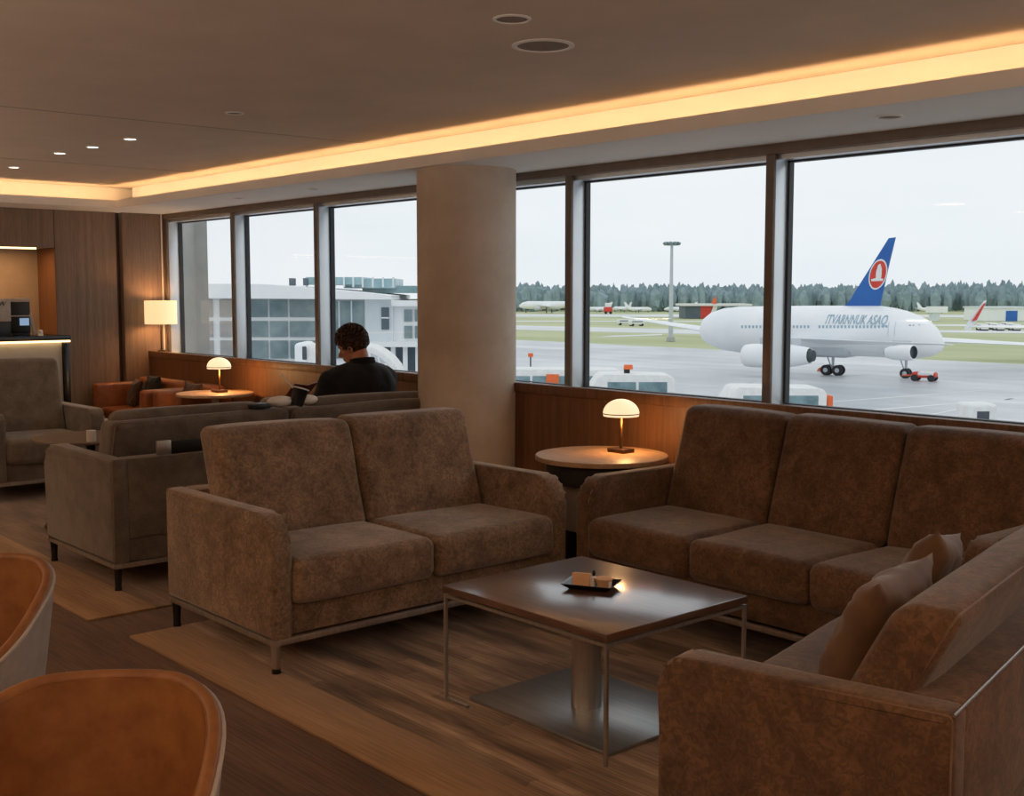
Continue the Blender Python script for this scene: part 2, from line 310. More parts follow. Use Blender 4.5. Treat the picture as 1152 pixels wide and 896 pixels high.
def lathe(bm, prof, c=(0, 0, 0), n=40):
    c = Vector(c); rings = []
    for (r, z) in prof:
        if r < 1e-5: rings.append([bm.verts.new(c + Vector((0, 0, z)))])
        else: rings.append([bm.verts.new(c + Vector((r * math.cos(k * 2 * PI / n), r * math.sin(k * 2 * PI / n), z))) for k in range(n)])
    for A, Bq in zip(rings[:-1], rings[1:]):
        for k in range(n):
            a = A[k % len(A)], A[(k + 1) % len(A)]; b = Bq[k % len(Bq)], Bq[(k + 1) % len(Bq)]
            f = [a[0]] + ([a[1]] if len(A) > 1 else []) + ([b[1]] if len(Bq) > 1 else []) + [b[0]]
            if len(set(f)) >= 3: bm.faces.new(f)
def rbox(bm, cx, cy, cz, sx, sy, sz, r, bulge=(0, 0, 0), n=8, rs=4, mat=None, nfac=0.0, nseed=0):
    """soft upholstered block: rounded edges, domed faces, slight unevenness. bulge per axis"""
    h = (sx / 2, sy / 2, sz / 2)
    def samples(hh):
        inner = hh - r; s = []
        for i in range(rs): s.append(-inner - r * math.tan((1 - i / rs) * PI / 4))
        for i in range(n + 1): s.append(-inner + 2 * inner * i / n)
        for i in range(1, rs + 1): s.append(inner + r * math.tan(i / rs * PI / 4))
        return s
    S = [samples(x) for x in h]; vm = {}
    mt = mat if mat is not None else Matrix.Identity(4)
    def V(p):
        inn = Vector([max(-(h[i] - r), min(h[i] - r, p[i])) for i in range(3)]); d = Vector(p) - inn
        q = inn + d.normalized() * r
        u = [max(-1, min(1, q[i] / h[i])) for i in range(3)]
        for i in range(3):
            j, k = (i + 1) % 3, (i + 2) % 3
            q[i] += bulge[i] * (1 - u[j] ** 4) * (1 - u[k] ** 4) * u[i]
        if nfac:
            s = q * 3.1 + Vector((nseed * 7.3, nseed * 3.1, nseed * 1.7)) + Vector((cx, cy, cz))
            q += Vector((noise.noise(s), noise.noise(s + Vector((9, 0, 0))), noise.noise(s + Vector((0, 9, 0))))) * nfac
        key = (round(q.x, 5), round(q.y, 5), round(q.z, 5))
        if key not in vm: vm[key] = bm.verts.new(mt @ (q + Vector((cx, cy, cz))))
        return vm[key]
    for i in range(3):
        j, k = (i + 1) % 3, (i + 2) % 3
        for sgn in (-1, 1):
            G = []
            for a in S[j]:
                row = []
                for b_ in S[k]:
                    p = [0, 0, 0]; p[i] = sgn * h[i]; p[j] = a; p[k] = b_; row.append(V(p))
                G.append(row)
            for x in range(len(G) - 1):
                for y in range(len(G[0]) - 1):
                    f = []
                    for v in (G[x][y], G[x + 1][y], G[x + 1][y + 1], G[x][y + 1]):
                        if v not in f: f.append(v)
                    if len(f) >= 3:
                        if sgn < 0: f.reverse()
                        try: bm.faces.new(f)
                        except ValueError: pass
def prism(bm, pts, w0, w1, axis='X', bev=0, seg=3):
    """extrude a 2-D outline; axis X: pts are (y,z); axis Y: pts are (x,z); axis Z: pts are (x,y)"""
    def mk(a, b, w):
        return Vector({'X': (w, a, b), 'Y': (a, w, b), 'Z': (a, b, w)}[axis])
    A = [bm.verts.new(mk(a, b, w0)) for a, b in pts]; Bq = [bm.verts.new(mk(a, b, w1)) for a, b in pts]; n = len(pts)
    fa = bm.faces.new(A); fb = bm.faces.new(Bq[::-1])
    for i in range(n): bm.faces.new((A[i], Bq[i], Bq[(i + 1) % n], A[(i + 1) % n]))
    if bev:
        es = list(fa.edges) + list(fb.edges)
        bmesh.ops.bevel(bm, geom=es, offset=bev, segments=seg, profile=.5, affect='EDGES')
def arc(cx, cy, r, a0, a1, n=8):
    return [(cx + r * math.cos(math.radians(a0 + (a1 - a0) * i / n)), cy + r * math.sin(math.radians(a0 + (a1 - a0) * i / n))) for i in range(n + 1)]

# ------------------------------------------------------------------ room shell
XB = -11.1; YW = 4.93; SILL = .975; SOF = 2.33; CEIL = 2.53; YG = 5.27
struct('floor', B(XB - .5, 2.6, -4.2, 5.4, -.1, 0), 'floor')
bm = bmesh.new(); box(bm, -10.42, 2.6, -4.2, 4.60, CEIL, CEIL + .08); box(bm, XB - .1, 2.6, 4.6, 5.35, CEIL, CEIL + .08); box(bm, XB - .1, -10.42, -4.2, 4.6, CEIL, CEIL + .08)
ceil = struct('ceiling', bm, 'ceiling')
bm = bmesh.new()   # dropped soffit with the cove lip, window side and end-wall side
box(bm, -10.53, 2.5, 4.43, 5.33, SOF, SOF + .035); box(bm, XB, -10.53, -4.1, 5.33, SOF, SOF + .035)
box(bm, -10.56, 2.5, 4.60, 5.33, SOF + .035, CEIL - .001); box(bm, XB, -10.70, -4.1, 5.33, SOF + .035, CEIL - .001)
struct('trim_1', bm, 'soffit', smooth=False)
bm = bmesh.new(); box(bm, -10.53, 2.5, 4.415, 4.43, SOF, SOF + .07); box(bm, -10.53, -10.515, -4.1, 4.415, SOF, SOF + .07)
struct('trim_2', bm, 'soffit', smooth=False)
struct('wall_right', B(2.5, 2.6, -4.2, 5.4, 0, 2.6), 'wall_wood')
struct('wall_rear', B(XB - .1, 2.6, -4.2, -4.1, 0, 2.6), 'wall_wood')
# far end wall with the lit alcove
bm = bmesh.new()
box(bm, XB - .12, XB, 4.066, 4.655, 0, SOF); box(bm, XB - .12, XB, -4.1, 4.06, 1.975, SOF); box(bm, XB - .12, XB, -4.1, 4.06, 0, 1.10)
box(bm, XB - .12, XB, -4.1, 1.9, 1.10, 1.975)
struct('wall_left', bm, 'wall_wood', smooth=False)
struct('trim_3', B(XB - .12, XB + .045, 4.70, 5.33, 0, SOF, bev=.004), 'wall_wood')
struct('trim_4', B(XB - .12, XB - .03, 4.655, 4.70, 0, SOF), 'dark_wood')
bm = bmesh.new(); box(bm, XB - .50, XB - .46, 1.86, 4.10, 1.06, 2.0); box(bm, XB - .46, XB - .12, 1.86, 1.9, 1.06, 2.0)
box(bm, XB - .46, XB - .12, 1.9, 4.06, 1.975, 2.0); box(bm, XB - .46, XB - .12, 1.9, 4.06, 1.06, 1.10)
struct('trim_5', bm, 'alcove', smooth=False)
struct('trim_6', B(XB - .46, XB - .001, 4.06, 4.066, 1.10, 1.975), 'panel_wood')
tag(obj('light_strip', B(XB - .05, XB - .02, 1.95, 3.90, 1.958, 1.973), 'led'), 'glowing slim light strip under the top edge of the end-wall alcove', 'light')
light('alcove_light', 'AREA', (XB - .16, 2.95, 1.95), 9, (1, .56, .24), (0, 0, 0), shape='RECTANGLE', size=.04, size_y=1.9)
struct('trim_7', B(XB + .047, XB + .055, 5.095, 5.107, SILL, SOF), 'white')
# low dado under the windows, either side of the round column
for i, (a, b) in enumerate(((XB + .05, -6.10), (-5.575, 2.5))):
    bm = bmesh.new(); box(bm, a, b, YW + .012, 5.25, 0, SILL - .055); struct('wall_window' if i == 0 else 'wall_window_near', bm, 'panel_wood', smooth=False)
    struct('trim_%d' % (8 + i), B(a, b, YW, YW + .05, SILL - .055, SILL + .006, bev=.004), 'panel_wood')
    struct('trim_%d' % (10 + i), B(a, b, YW + .05, 5.33, SILL - .06, SILL - .022, bev=.003), 'ledge_white')
bm = bmesh.new(); box(bm, XB, 2.5, 5.25, 5.45, -.2, SILL - .05)
struct('wall_outer', bm, 'concrete')
bm = bmesh.new(); box(bm, XB, 2.5, 5.33, 5.45, SOF - .01, 3.2); struct('wall_lintel', bm, 'concrete')
struct('trim_12', B(XB + .05, 2.5, 5.12, 5.33, SOF - .052, SOF, bev=.003), 'frame_dark')
struct('trim_13', B(XB + .05, 2.5, 5.17, 5.32, SOF - .078, SOF - .052), 'frame')
# mullions: bronze face, pale reveal, black gaskets
mx_ = [-11.02, -9.66, -8.245, -6.72, -5.29, -3.765, -2.20, -.65, .9, 2.44]
k = 14
for x in mx_:
    bm = bmesh.new(); box(bm, x - .026, x + .026, 5.13, 5.15, SILL - .022, SOF - .052, bev=.003)
    struct('trim_%d' % k, bm, 'frame_dark'); k += 1
    bm = bmesh.new(); box(bm, x - .026, x + .026, 5.15, 5.29, SILL - .022, SOF - .078, bev=.003)
    struct('trim_%d' % k, bm, 'frame'); k += 1
for i in range(len(mx_) - 1):
    a, b = mx_[i] + .026, mx_[i + 1] - .026
    bm = bmesh.new()
    for (p, q, r_, s) in ((a, a + .014, SILL - .02, SOF - .078), (b - .014, b, SILL - .02, SOF - .078), (a, b, SILL - .022, SILL - .017), (a, b, SOF - .088, SOF - .078)):
        box(bm, p, q, YG - .018, YG + .02, r_, s)
    wn = struct('window_%d' % (i + 1), bm, 'gasket', smooth=False)
    g = struct('glass_pane', B(a + .012, b - .012, YG, YG + .006, SILL - .019, SOF - .086), 'glass', wn, smooth=False)
# outside concrete pier beside the first pane
struct('trim_%d' % k, B(-11.85, -11.36, 5.6, 5.75, -5.6, 3.2), 'concrete'); k += 1
# faint ceiling joints
bm = bmesh.new(); box(bm, -6.452, -6.448, -4, 4.40, CEIL - .0015, CEIL + .001); box(bm, -8.902, -8.898, -4, 4.40, CEIL - .0015, CEIL + .001)
struct('trim_%d' % k, bm, 'grille', smooth=False); k += 1
# led strips lying in the cove
tag(obj('light_strip', B(-10.5, 2.1, 4.435, 4.449, SOF + .036, SOF + .046), 'led'), 'warm light strip hidden in the long ceiling cove over the windows', 'light')
tag(obj('light_strip', B(-10.549, -10.535, -3.9, 4.40, SOF + .036, SOF + .046), 'led'), 'warm light strip hidden in the ceiling cove along the end wall', 'light')

# round column
bm = bmesh.new(); lathe(bm, [(0, 0), (.31, 0), (.318, .005), (.318, SOF), (0, SOF)], (-5.84, 4.76, 0), 64)
tag(obj('column', bm, 'column'), 'round beige plaster column in front of the window wall', 'column')

# rugs
def rug(name, label, x0, x1, y0, y1, bw, inner, border):
    r_ = thing(name, label, 'rug', ((x0 + x1) / 2, (y0 + y1) / 2, 0))
    w_, d_ = (x1 - x0) / 2, (y1 - y0) / 2
    obj('field', B(-w_ + .0, w_, -d_ + bw, d_, .0005, .012, bev=.003), inner, r_)
    obj('border', B(-w_, w_, -d_, -d_ + bw, .0005, .012, bev=.003), border, r_)
rug('area_rug', 'large streaked brown rug with a tan border under the low square table', -4.99, .9, 2.10, 4.86, .26, 'rug', 'rug_border')
rug('area_rug', 'grey brown streaked rug with a tan edge under the grey sofa with its back turned', -10.3, -5.37, 2.06, 4.15, .34, 'rug_grey', 'rug_border')

# ------------------------------------------------------------------ ceiling fittings
def downlight(x, y, r_, lit, label, z=CEIL, cat='ceiling light', group=None, name='downlight'):
    t_ = thing(name, label, cat, (x, y, z), 0, group)
    bm = bmesh.new(); lathe(bm, [(r_ * .82, .0), (r_ * .84, -.006), (r_, -.004), (r_, 0)], n=32); obj('trim_ring', bm, 'soffit', t_)
    bm = bmesh.new(); lathe(bm, [(0, -.002), (r_ * .83, -.002), (r_ * .83, .0), (0, .0)], n=32); obj('lens', bm, 'led_small' if lit else 'grille', t_)
    return t_
for x, y, l in ((-10.145, 3.40, 'faint small lit downlight, farthest left in the ceiling'), (-8.9, 3.32, 'small lit downlight, left one of the three bright ones'),
                (-8.37, 3.36, 'small lit downlight, middle one of the three bright ones'), (-7.77, 3.38, 'small lit downlight, right one of the three bright ones')):
    # positions measured at the ceiling plane
    f_ = (CEIL - EYE) / (2.6 - EYE)
    downlight(x * f_, y * f_, .045, True, l, group='small lit downlights')
f_ = (CEIL - EYE) / (2.6 - EYE)
downlight(-6.266 * f_, 3.364 * f_, .05, False, 'small unlit ceiling fitting left of the two big round ones', cat='ceiling fitting', name='ceiling_fitting')
downlight(-3.437 * f_, 3.03 * f_, .07, False, 'blank round ceiling plate above the larger round speaker', cat='ceiling fitting', name='ceiling_plate')
downlight(-3.712 * f_, 3.449 * f_, .125, False, 'large round ceiling speaker with a grey grille', cat='speaker', name='ceiling_speaker')
downlight(-2.828, 4.72, .06, False, 'round fitting in the white soffit above the right window', SOF, cat='ceiling fitting', name='ceiling_fitting')
downlight(-8.75, 4.72, .045, False, 'small fitting in the white soffit above the second window from the left', SOF, cat='ceiling fitting', name='ceiling_fitting')
downlight(-7.6, 4.72, .045, False, 'small fitting in the white soffit above the third window from the left', SOF, cat='ceiling fitting', name='ceiling_fitting')

# ------------------------------------------------------------------ sofas   (local: faces -y, x to the right when seen from the front... width 0..W, depth 0..D)
def arm_outline(D, z0, z1, rf=.13, rb=.02):
    return [(0, z0)] + [(a, b) for a, b in arc(rf, z1 - rf, rf, 180, 90, 9)] + [(a, b) for a, b in arc(D - rb, z1 - rb, rb, 90, 0, 3)] + [(D, z0)]
def sofa(name, label, loc, rz, W, seats, D=.96, AH=.66, BH=.945, SH=.47, AT=.095, cloth='suede', pipe='pipe', leg_mat='steel', group=None,
         cat='sofa', backs=None, lean=.15, bt=.17, bf=.50, rf=.13, seat_depth=.56, single_seam=False, arms=(0, 1)):
    s = thing(name, label, cat, (loc[0], loc[1], 0), rz, group)
    z0 = .155
    bm = bmesh.new(); box(bm, AT - .004, W - AT + .004, .035, D - .015, z0, .30, bev=.012); obj('base', bm, cloth, s)
    bm = bmesh.new()   # metal plinth rail
    for (a, b, c, d) in ((.004, W - .004, .004, .03), (.004, W - .004, D - .03, D - .004), (.004, .03, .03, D - .03), (W - .03, W - .004, .03, D - .03)):
        box(bm, a, b, c, d, z0 - .026, z0 - .001, bev=.002)
    obj('base_rail', bm, 'steel', s)
    for (x, y) in ((.03, .03), (W - .03, .03), (.03, D - .03), (W - .03, D - .03)):
        bm = bmesh.new(); cyl(bm, (x, y, .03), (x, y, z0 - .02), .016, .021, 16); l = obj('leg', bm, leg_mat if y < .2 else 'black', s)
        bm = bmesh.new(); cyl(bm, (x, y, .013), (x, y, .032), .019, .0175, 16); obj('foot', bm, 'black', l)
    for x0 in [(0, W - AT)[q] for q in arms]:
        bm = bmesh.new(); prism(bm, arm_outline(D, z0, AH, rf), x0, x0 + AT, 'X', bev=.024, seg=4)
        a_ = obj('armrest', bm, cloth, s, angle=1.0)
        bm = bmesh.new()
        for xx in (x0 + .0065, x0 + AT - .0065):
            o2 = [(y + (.004 if y < .3 else -.0), z - .0005) for (y, z) in arm_outline(D, z0, AH, rf)]
            tube(bm, [(xx, min(max(y, .006), D - .006), z - .006 if z > .2 else z + .01) for y, z in o2], .0028, 6)
        obj('piping', bm, pipe, a_)
    bm = bmesh.new(); box(bm, AT - .004, W - AT + .004, D - .13, D - .002, .28, AH - .004, bev=.01); obj('back_frame', bm, cloth, s)
    bm = bmesh.new(); tube(bm, [(.01, D - .004, AH - .004), (W - .01, D - .004, AH - .004)], .004, 8); obj('back_trim', bm, 'steel' if single_seam else pipe, s)
    iw = W - 2 * AT; cw = iw / seats
    for i in range(seats):
        bm = bmesh.new()
        rbox(bm, AT + cw * (i + .5), seat_depth / 2 - .012, (.285 + SH) / 2 + .0, cw - .004, seat_depth + .03, SH - .285, .045, bulge=(.0, .006, .010), n=7, nfac=.007, nseed=i)
        obj('seat_cushion', bm, cloth, s, smooth=True)
    spans = backs or [(AT + cw * i, AT + cw * (i + 1)) for i in range(seats)]
    for i, (a, b) in enumerate(spans):
        h_ = BH - SH + .05
        bm = bmesh.new()
        sh = Matrix.Identity(4); sh[1][2] = lean / (BH - SH)      # leans back as it rises
        T = Matrix.Translation((0, bf + bt / 2, SH - .03)) @ sh
        rbox(bm, (a + b) / 2, 0, (BH - SH + .03) / 2, b - a - .004, bt, BH - SH + .03, .042, bulge=(0, .014, .006), n=8, mat=T, nfac=.007, nseed=i + 3)
        c_ = obj('back_cushion', bm, cloth, s, smooth=True)
        bm = bmesh.new(); hw = (b - a) / 2 - .014; cx_ = (a + b) / 2; zt = BH - SH + .03 - .010
        pts = [(cx_ - hw, bt / 2 - .012, .10)] + [(cx_ - hw + .03 - .03 * math.cos(q), bt / 2 - .012, zt - .03 + .03 * math.sin(q)) for q in (0, .5, 1.0, PI / 2)] + \
              [(cx_ + hw - .03 + .03 * math.sin(q), bt / 2 - .012, zt - .03 + .03 * math.cos(q)) for q in (0, .5, 1.0, PI / 2)] + [(cx_ + hw, bt / 2 - .012, .10)]
        tube(bm, [T @ Vector(p) for p in pts], .003, 6); obj('piping', bm, pipe, c_)
    return s

sofa('loveseat', 'brown mottled suede two-seat sofa beside the low square table, seen from its left arm', (-4.06, 2.30), PI / 2, 1.64, 2)
sofa('long_sofa', 'dark brown three-seat sofa standing under the window with its back to the sill', (-4.005, 3.945), 0, 2.06, 3, cloth='suede_long', BH=.968, AT=.09, bf=.53)
rs = sofa('corner_sofa', 'brown sofa in the right foreground, arm and back towards the viewer, pillow on it', (0, 0), 0, 1.48, 1, D=.72, AH=.655, BH=.845, cloth='suede_long', AT=.105, bf=.345, bt=.15, lean=.19, seat_depth=.36, rf=.07, single_seam=True, arms=(1,))
# origin: front corner of the near (its left-hand) arm
th = math.radians(-78); Rz = Matrix.Rotation(th, 3, 'Z'); near = Vector((-1.885, 2.145, 0))
rs.location = near - Rz @ Vector((1.48, 0, 0)); rs.rotation_euler = (0, 0, th)
RS = Matrix.Translation(rs.location) @ Matrix.Rotation(th, 4, 'Z')

gs = sofa('grey_sofa', 'grey three-seat sofa seen from behind, the seated person on it', (-6.73, 4.68), -PI / 2, 2.32, 2, AH=.70, BH=.875, cloth='grey_cloth', pipe='gpipe', leg_mat='black', AT=.09, bf=.47, bt=.19, lean=.12)
GS = Matrix.Translation((-6.73, 4.68, 0)) @ Matrix.Rotation(-PI / 2, 4, 'Z')
for a, b in ((.12, 1.0), (1.32, 2.2)):
    bm = bmesh.new(); T = Matrix.Translation((0, .53, .47)) @ Matrix(((1, 0, 0, 0), (0, 1, .32, 0), (0, 0, 1, 0), (0, 0, 0, 1)))
    rbox(bm, (a + b) / 2, 0, .225, b - a, .13, .45, .05, bulge=(0, .02, .006), n=8, mat=T, nfac=.006, nseed=a)
    obj('loose_cushion', bm, 'grey_cloth', gs, smooth=True)
bm = bmesh.new(); box(bm, 1.985, 2.065, .925, .945, .70, .775, bev=.004); obj('metal_bracket', bm, 'steel', gs)
bm = bmesh.new(); box(bm, 1.60, 1.984, .925, .94, .70, .77, bev=.004); obj('power_panel', bm, 'black', gs)

# grey armchair at the left
sofa('armchair', 'grey armchair facing right, at the left edge beside the dark round table', (-8.83, 2.72), PI / 2, .85, 1, D=.85, AH=.66, BH=1.03, cloth='grey_cloth', pipe='gpipe', AT=.11, bf=.48, lean=.14, bt=.16, rf=.06)
# another grey one by the window, only its back showing over the sofa
sofa('armchair', 'grey armchair under the window, its rounded back just showing left of the seated person', (-8.46, 4.82), -PI / 2, .58, 1, D=.78, AH=.55, BH=.765, cloth='grey_cloth', pipe='gpipe', AT=.09)

# pillow on the right-hand sofa
def pillow(name, label, M4, w_, h_, t_, mat, wr=.006, seed=0, cat='pillow', group=None):
    bm = bmesh.new(); N = 22; vm = {}
    for side in (1, -1):
        G = []
        for i in range(N + 1):
            row = []
            for j in range(N + 1):
                u = -1 + 2 * i / N; v = -1 + 2 * j / N
                pin = 1 - .10 * (1 - abs(u) ** 2) * abs(v) ** 3; pin2 = 1 - .10 * (1 - abs(v) ** 2) * abs(u) ** 3
                x = u * w_ / 2 * pin2; y = v * h_ / 2 * pin
                th_ = t_ / 2 * ((1 - abs(u) ** 3.2) * (1 - abs(v) ** 3.2)) ** .55
                s = Vector((u * 2.2 + seed, v * 2.2, side * .8))
                z = side * th_ + (noise.noise(s * 1.4) * wr * 2.5 + noise.noise(s * 3.3) * wr * (1 if th_ > 0 else .3))
                if abs(u) > .999 or abs(v) > .999:
                    z = noise.noise(Vector((u * 2.2 + seed, v * 2.2, 0))) * wr * 2; key = (i, j)
                    if key not in vm: vm[key] = bm.verts.new(Vector((x, y, z)))
                    row.append(vm[key])
                else: row.append(bm.verts.new(Vector((x, y, z))))
            G.append(row)
        for i in range(N):
            for j in range(N):
                f = (G[i][j], G[i + 1][j], G[i + 1][j + 1], G[i][j + 1])
                try: bm.faces.new(f if side > 0 else f[::-1])
                except ValueError: pass
    bmesh.ops.transform(bm, matrix=M4, verts=bm.verts[:])
    o = obj(name, bm, mat, None, smooth=True); tag(o, label, cat, group)
    return o
def frame4(loc, xa, ya):
    xa = Vector(xa).normalized(); ya = Vector(ya); ya = (ya - xa * ya.dot(xa)).normalized(); za = xa.cross(ya)
    return Matrix(((xa.x, ya.x, za.x, loc[0]), (xa.y, ya.y, za.y, loc[1]), (xa.z, ya.z, za.z, loc[2]), (0, 0, 0, 1)))
xa = RS.to_3x3() @ Vector((1, 0, 0)); ya = RS.to_3x3() @ Vector((0, .42, 1))
pillow('throw_pillow', 'tan crumpled throw pillow in the right foreground sofa, nearer one of two', frame4(RS @ Vector((.98, .38, .67)), xa, ya), .44, .37, .15, 'pillow', .006, 3)
pillow('throw_pillow', 'tan throw pillow in the right foreground sofa, behind the crumpled one', frame4(RS @ Vector((.52, .35, .685)), RS.to_3x3() @ Vector((1, .12, .18)), RS.to_3x3() @ Vector((-.18, .42, 1))), .38, .36, .13, 'pillow', .005, 8)

# ------------------------------------------------------------------ low square table
ct = thing('coffee_table', 'low square walnut table on a steel column and plate, between the brown sofas', 'table', (-2.975, 3.02, .012))
X0, X1, Y0, Y1, TZ = -.43, .43, -.37, .37, .443
obj('table_top', B(X0, X1, Y0, Y1, TZ - .028, TZ, bev=.004), 'table_wood', ct)
bm = bmesh.new()
for (a, b, c, d) in ((X0 + .004, X1 - .004, Y0 + .004, Y0 + .016), (X0 + .004, X1 - .004, Y1 - .016, Y1 - .004), (X0 + .004, X0 + .016, Y0 + .016, Y1 - .016), (X1 - .016, X1 - .004, Y0 + .016, Y1 - .016)):
    box(bm, a, b, c, d, TZ - .046, TZ - .034)
obj('top_frame', bm, 'steel', ct)
for x in (X0 + .010, X1 - .010):
    for y in (Y0 + .010, Y1 - .010):
        obj('leg', B(x - .006, x + .006, y - .006, y + .006, 0, TZ - .046), 'steel', ct)
obj('floor_bar', B(X0 + .016, X0 + .14, Y0 + .004, Y0 + .016, .0, .01), 'steel', ct)
obj('base_plate', B(-.355, .375, -.30, .27, .001, .013, bev=.003), 'plate_steel', ct)
bm = bmesh.new(); cyl(bm, (0, -.03, .013), (0, -.03, TZ - .028), .056, n=40); obj('column', bm, 'steel', ct)
# tray and what lies in it
TT = .455
tr_ = bmesh.new()
def ring4(z, hx, hy): return [Vector((-hx, -hy, z)), Vector((hx, -hy, z)), Vector((hx, hy, z)), Vector((-hx, hy, z))]
lv = [ring4(.0, .072, .048), ring4(.020, .098, .070), ring4(.022, .098, .070), ring4(.020, .092, .064), ring4(.004, .068, .044)]
vs5 = [[tr_.verts.new(p) for p in q] for q in lv]
for A, Bq in zip(vs5[:-1], vs5[1:]):
    for i in range(4): tr_.faces.new((A[i], A[(i + 1) % 4], Bq[(i + 1) % 4], Bq[i]))
tr_.faces.new(vs5[0][::-1]); tr_.faces.new(vs5[-1])
trot = math.radians(28)
TL = Vector((-3.005, 3.045, TT))
to = obj('tray', tr_, 'ceramic_black', None, smooth=False); tag(to, 'small black square dish on the low table holding the cup and packets', 'tray'); to.location = TL; to.rotation_euler = (0, 0, trot)
TM = Matrix.Translation(TL) @ Matrix.Rotation(trot, 4, 'Z')
pk = thing('sugar_packet', 'kraft paper packet with a white end standing in the black dish', 'packet', TM @ Vector((-.025, -.004, .005)), trot)
bm = bmesh.new(); prism(bm, [(-.012, 0), (.016, 0), (.022, .044), (-.014, .050)], -.046, .022, 'X', bev=.003)
obj('packet_body', bm, 'kraft', pk)
bm = bmesh.new(); prism(bm, [(-.012, 0), (.016, 0), (.021, .034), (-.013, .038)], .0225, .040, 'X', bev=.003); obj('packet_end', bm, 'ceramic', pk)
cp = thing('bowl', 'small tan round bowl in the black dish beside the packet', 'bowl', TM @ Vector((.046, .006, .0045)), 0)
bm = bmesh.new(); lathe(bm, [(0, 0), (.022, 0), (.032, .028), (.034, .030), (.034, .034), (0, .034)], n=28); obj('bowl_body', bm, 'kraft', cp)
bm = bmesh.new(); prism(bm, [(-.008, 0), (.008, 0), (.010, .024), (-.006, .026)], .024, .034, 'X', bev=.002)
o = obj('sugar_cube', bm, 'ceramic', None); o.location = TM @ Vector((.046, -.012, .0045)); o.rotation_euler = (0, 0, trot); tag(o, 'white paper sachet at the right end of the black dish', 'sachet'); o.name = 'sachet'
bm = bmesh.new(); sph(bm, (0, 0, .0), (.006, .006, .012), 12)
o = obj('chocolate', bm, 'black', None); o.location = TM @ Vector((.010, -.004, .056)); tag(o, 'tiny dark brown chocolate on top of the paper packet', 'chocolate')

# ------------------------------------------------------------------ round side tables and mushroom lamps
def mushroom_lamp(label, x, y, z, scale=1.0, energy=3.0):
    l = thing('table_lamp', label, 'lamp', (x, y, z), 0, 'mushroom table lamps'); s = scale
    bm = bmesh.new(); box(bm, -.062 * s, .062 * s, -.045 * s, .045 * s, 0, .022 * s, bev=.004); obj('base', bm, 'brass', l)
    bm = bmesh.new(); cyl(bm, (0, 0, .022 * s), (0, 0, .225 * s), .0085 * s, .0085 * s); obj('stem', bm, 'brass', l)
    r_ = .10 * s; h = .082 * s; zb = .200 * s
    prof = [(r_ * .97, zb)] + [(r_ * math.cos(q), zb + .012 * s + h * math.sin(q)) for q in [i * PI / 2 / 10 for i in range(10)]] + [(0, zb + .012 * s + h)]
    inner = [(r * .94, z - .003 * s if z > zb + .02 * s else z) for r, z in prof[::-1]]
    bm = bmesh.new(); lathe(bm, prof + inner[1:] if False else prof, n=40); sh = obj('lamp_shade', bm, 'glass_shade', l, smooth=True)
    bm = bmesh.new(); tube(bm, [(r_ * math.cos(k * PI / 20), r_ * math.sin(k * PI / 20), zb + .014 * s) for k in range(40)], .0028 * s, 6, True); obj('shade_rim', bm, 'brass', sh)
    p = light('lamp_bulb', 'POINT', (0, 0, .17 * s), energy, (1, .52, .20), shadow_soft_size=.035); p.parent = l; p.location = (.04, 0, .165 * s)
    return l
st = thing('side_table', 'round side table with pale wood top between the two brown sofas', 'table', (-4.37, 4.50, 0))
bm = bmesh.new(); lathe(bm, [(0, .652), (.352, .652), (.36, .656), (.36, .676), (.356, .68), (0, .68)], n=64); obj('table_top', bm, 'round_wood', st)
bm = bmesh.new(); lathe(bm, [(0, .54), (.30, .54), (.30, .651), (0, .651)], n=48); obj('apron', bm, 'dark_base', st)
bm = bmesh.new(); lathe(bm, [(0, .29), (.235, .29), (.235, .539), (0, .539)], n=48); obj('pedestal', bm, 'column', st)
bm = bmesh.new(); lathe(bm, [(0, .013), (.22, .013), (.225, .289), (0, .289)], n=48); obj('plinth', bm, 'black', st)
mushroom_lamp('lit mushroom lamp on the round table between the two brown sofas', -4.36, 4.64, .68, 1.0, 3.2)
st2 = thing('side_table', 'round pale-topped table by the orange armchairs at the back', 'table', (-8.93, 4.56, 0))
bm = bmesh.new(); lathe(bm, [(0, .695), (.312, .695), (.32, .70), (.32, .715), (.316, .72), (0, .72)], n=64); obj('table_top', bm, 'round_wood', st2)
bm = bmesh.new(); cyl(bm, (0, 0, .03), (0, 0, .695), .028); obj('stem', bm, 'ceramic', st2)
bm = bmesh.new(); lathe(bm, [(0, .012), (.2, .012), (.2, .024), (.05, .034), (0, .034)], n=40); obj('foot_disc', bm, 'ceramic', st2)
mushroom_lamp('lit mushroom lamp on the far round table by the orange armchairs', -8.93, 4.60, .72, 1.0, 5.0)

# dark round table at the left
dt = thing('side_table', 'dark brown round table behind the grey sofa, white candle glass on it', 'table', (-7.62, 2.98, .012))
bm = bmesh.new(); lathe(bm, [(0, .572), (.355, .572), (.365, .578), (.36, .588), (0, .588)], n=64); obj('table_top', bm, 'dark_wood', dt)
bm = bmesh.new(); cyl(bm, (0, 0, .02), (0, 0, .572), .03); obj('stem', bm, 'black', dt)
bm = bmesh.new(); lathe(bm, [(0, 0), (.30, 0), (.30, .012), (.06, .03), (0, .03)], n=48); obj('foot_disc', bm, 'black', dt)
cg = thing('candle_glass', 'small white candle glass on the dark round table', 'candle', (-7.36, 2.885, .60))
bm = bmesh.new(); lathe(bm, [(0, 0), (.028, 0), (.030, .006), (.030, .072), (0, .072)], n=28); obj('candle', bm, 'ceramic', cg)
bm = bmesh.new(); lathe(bm, [(.0305, .001), (.0325, .001), (.0325, .088), (.0305, .088), (.0305, .001)], n=28); obj('glass', bm, 'glass', cg)

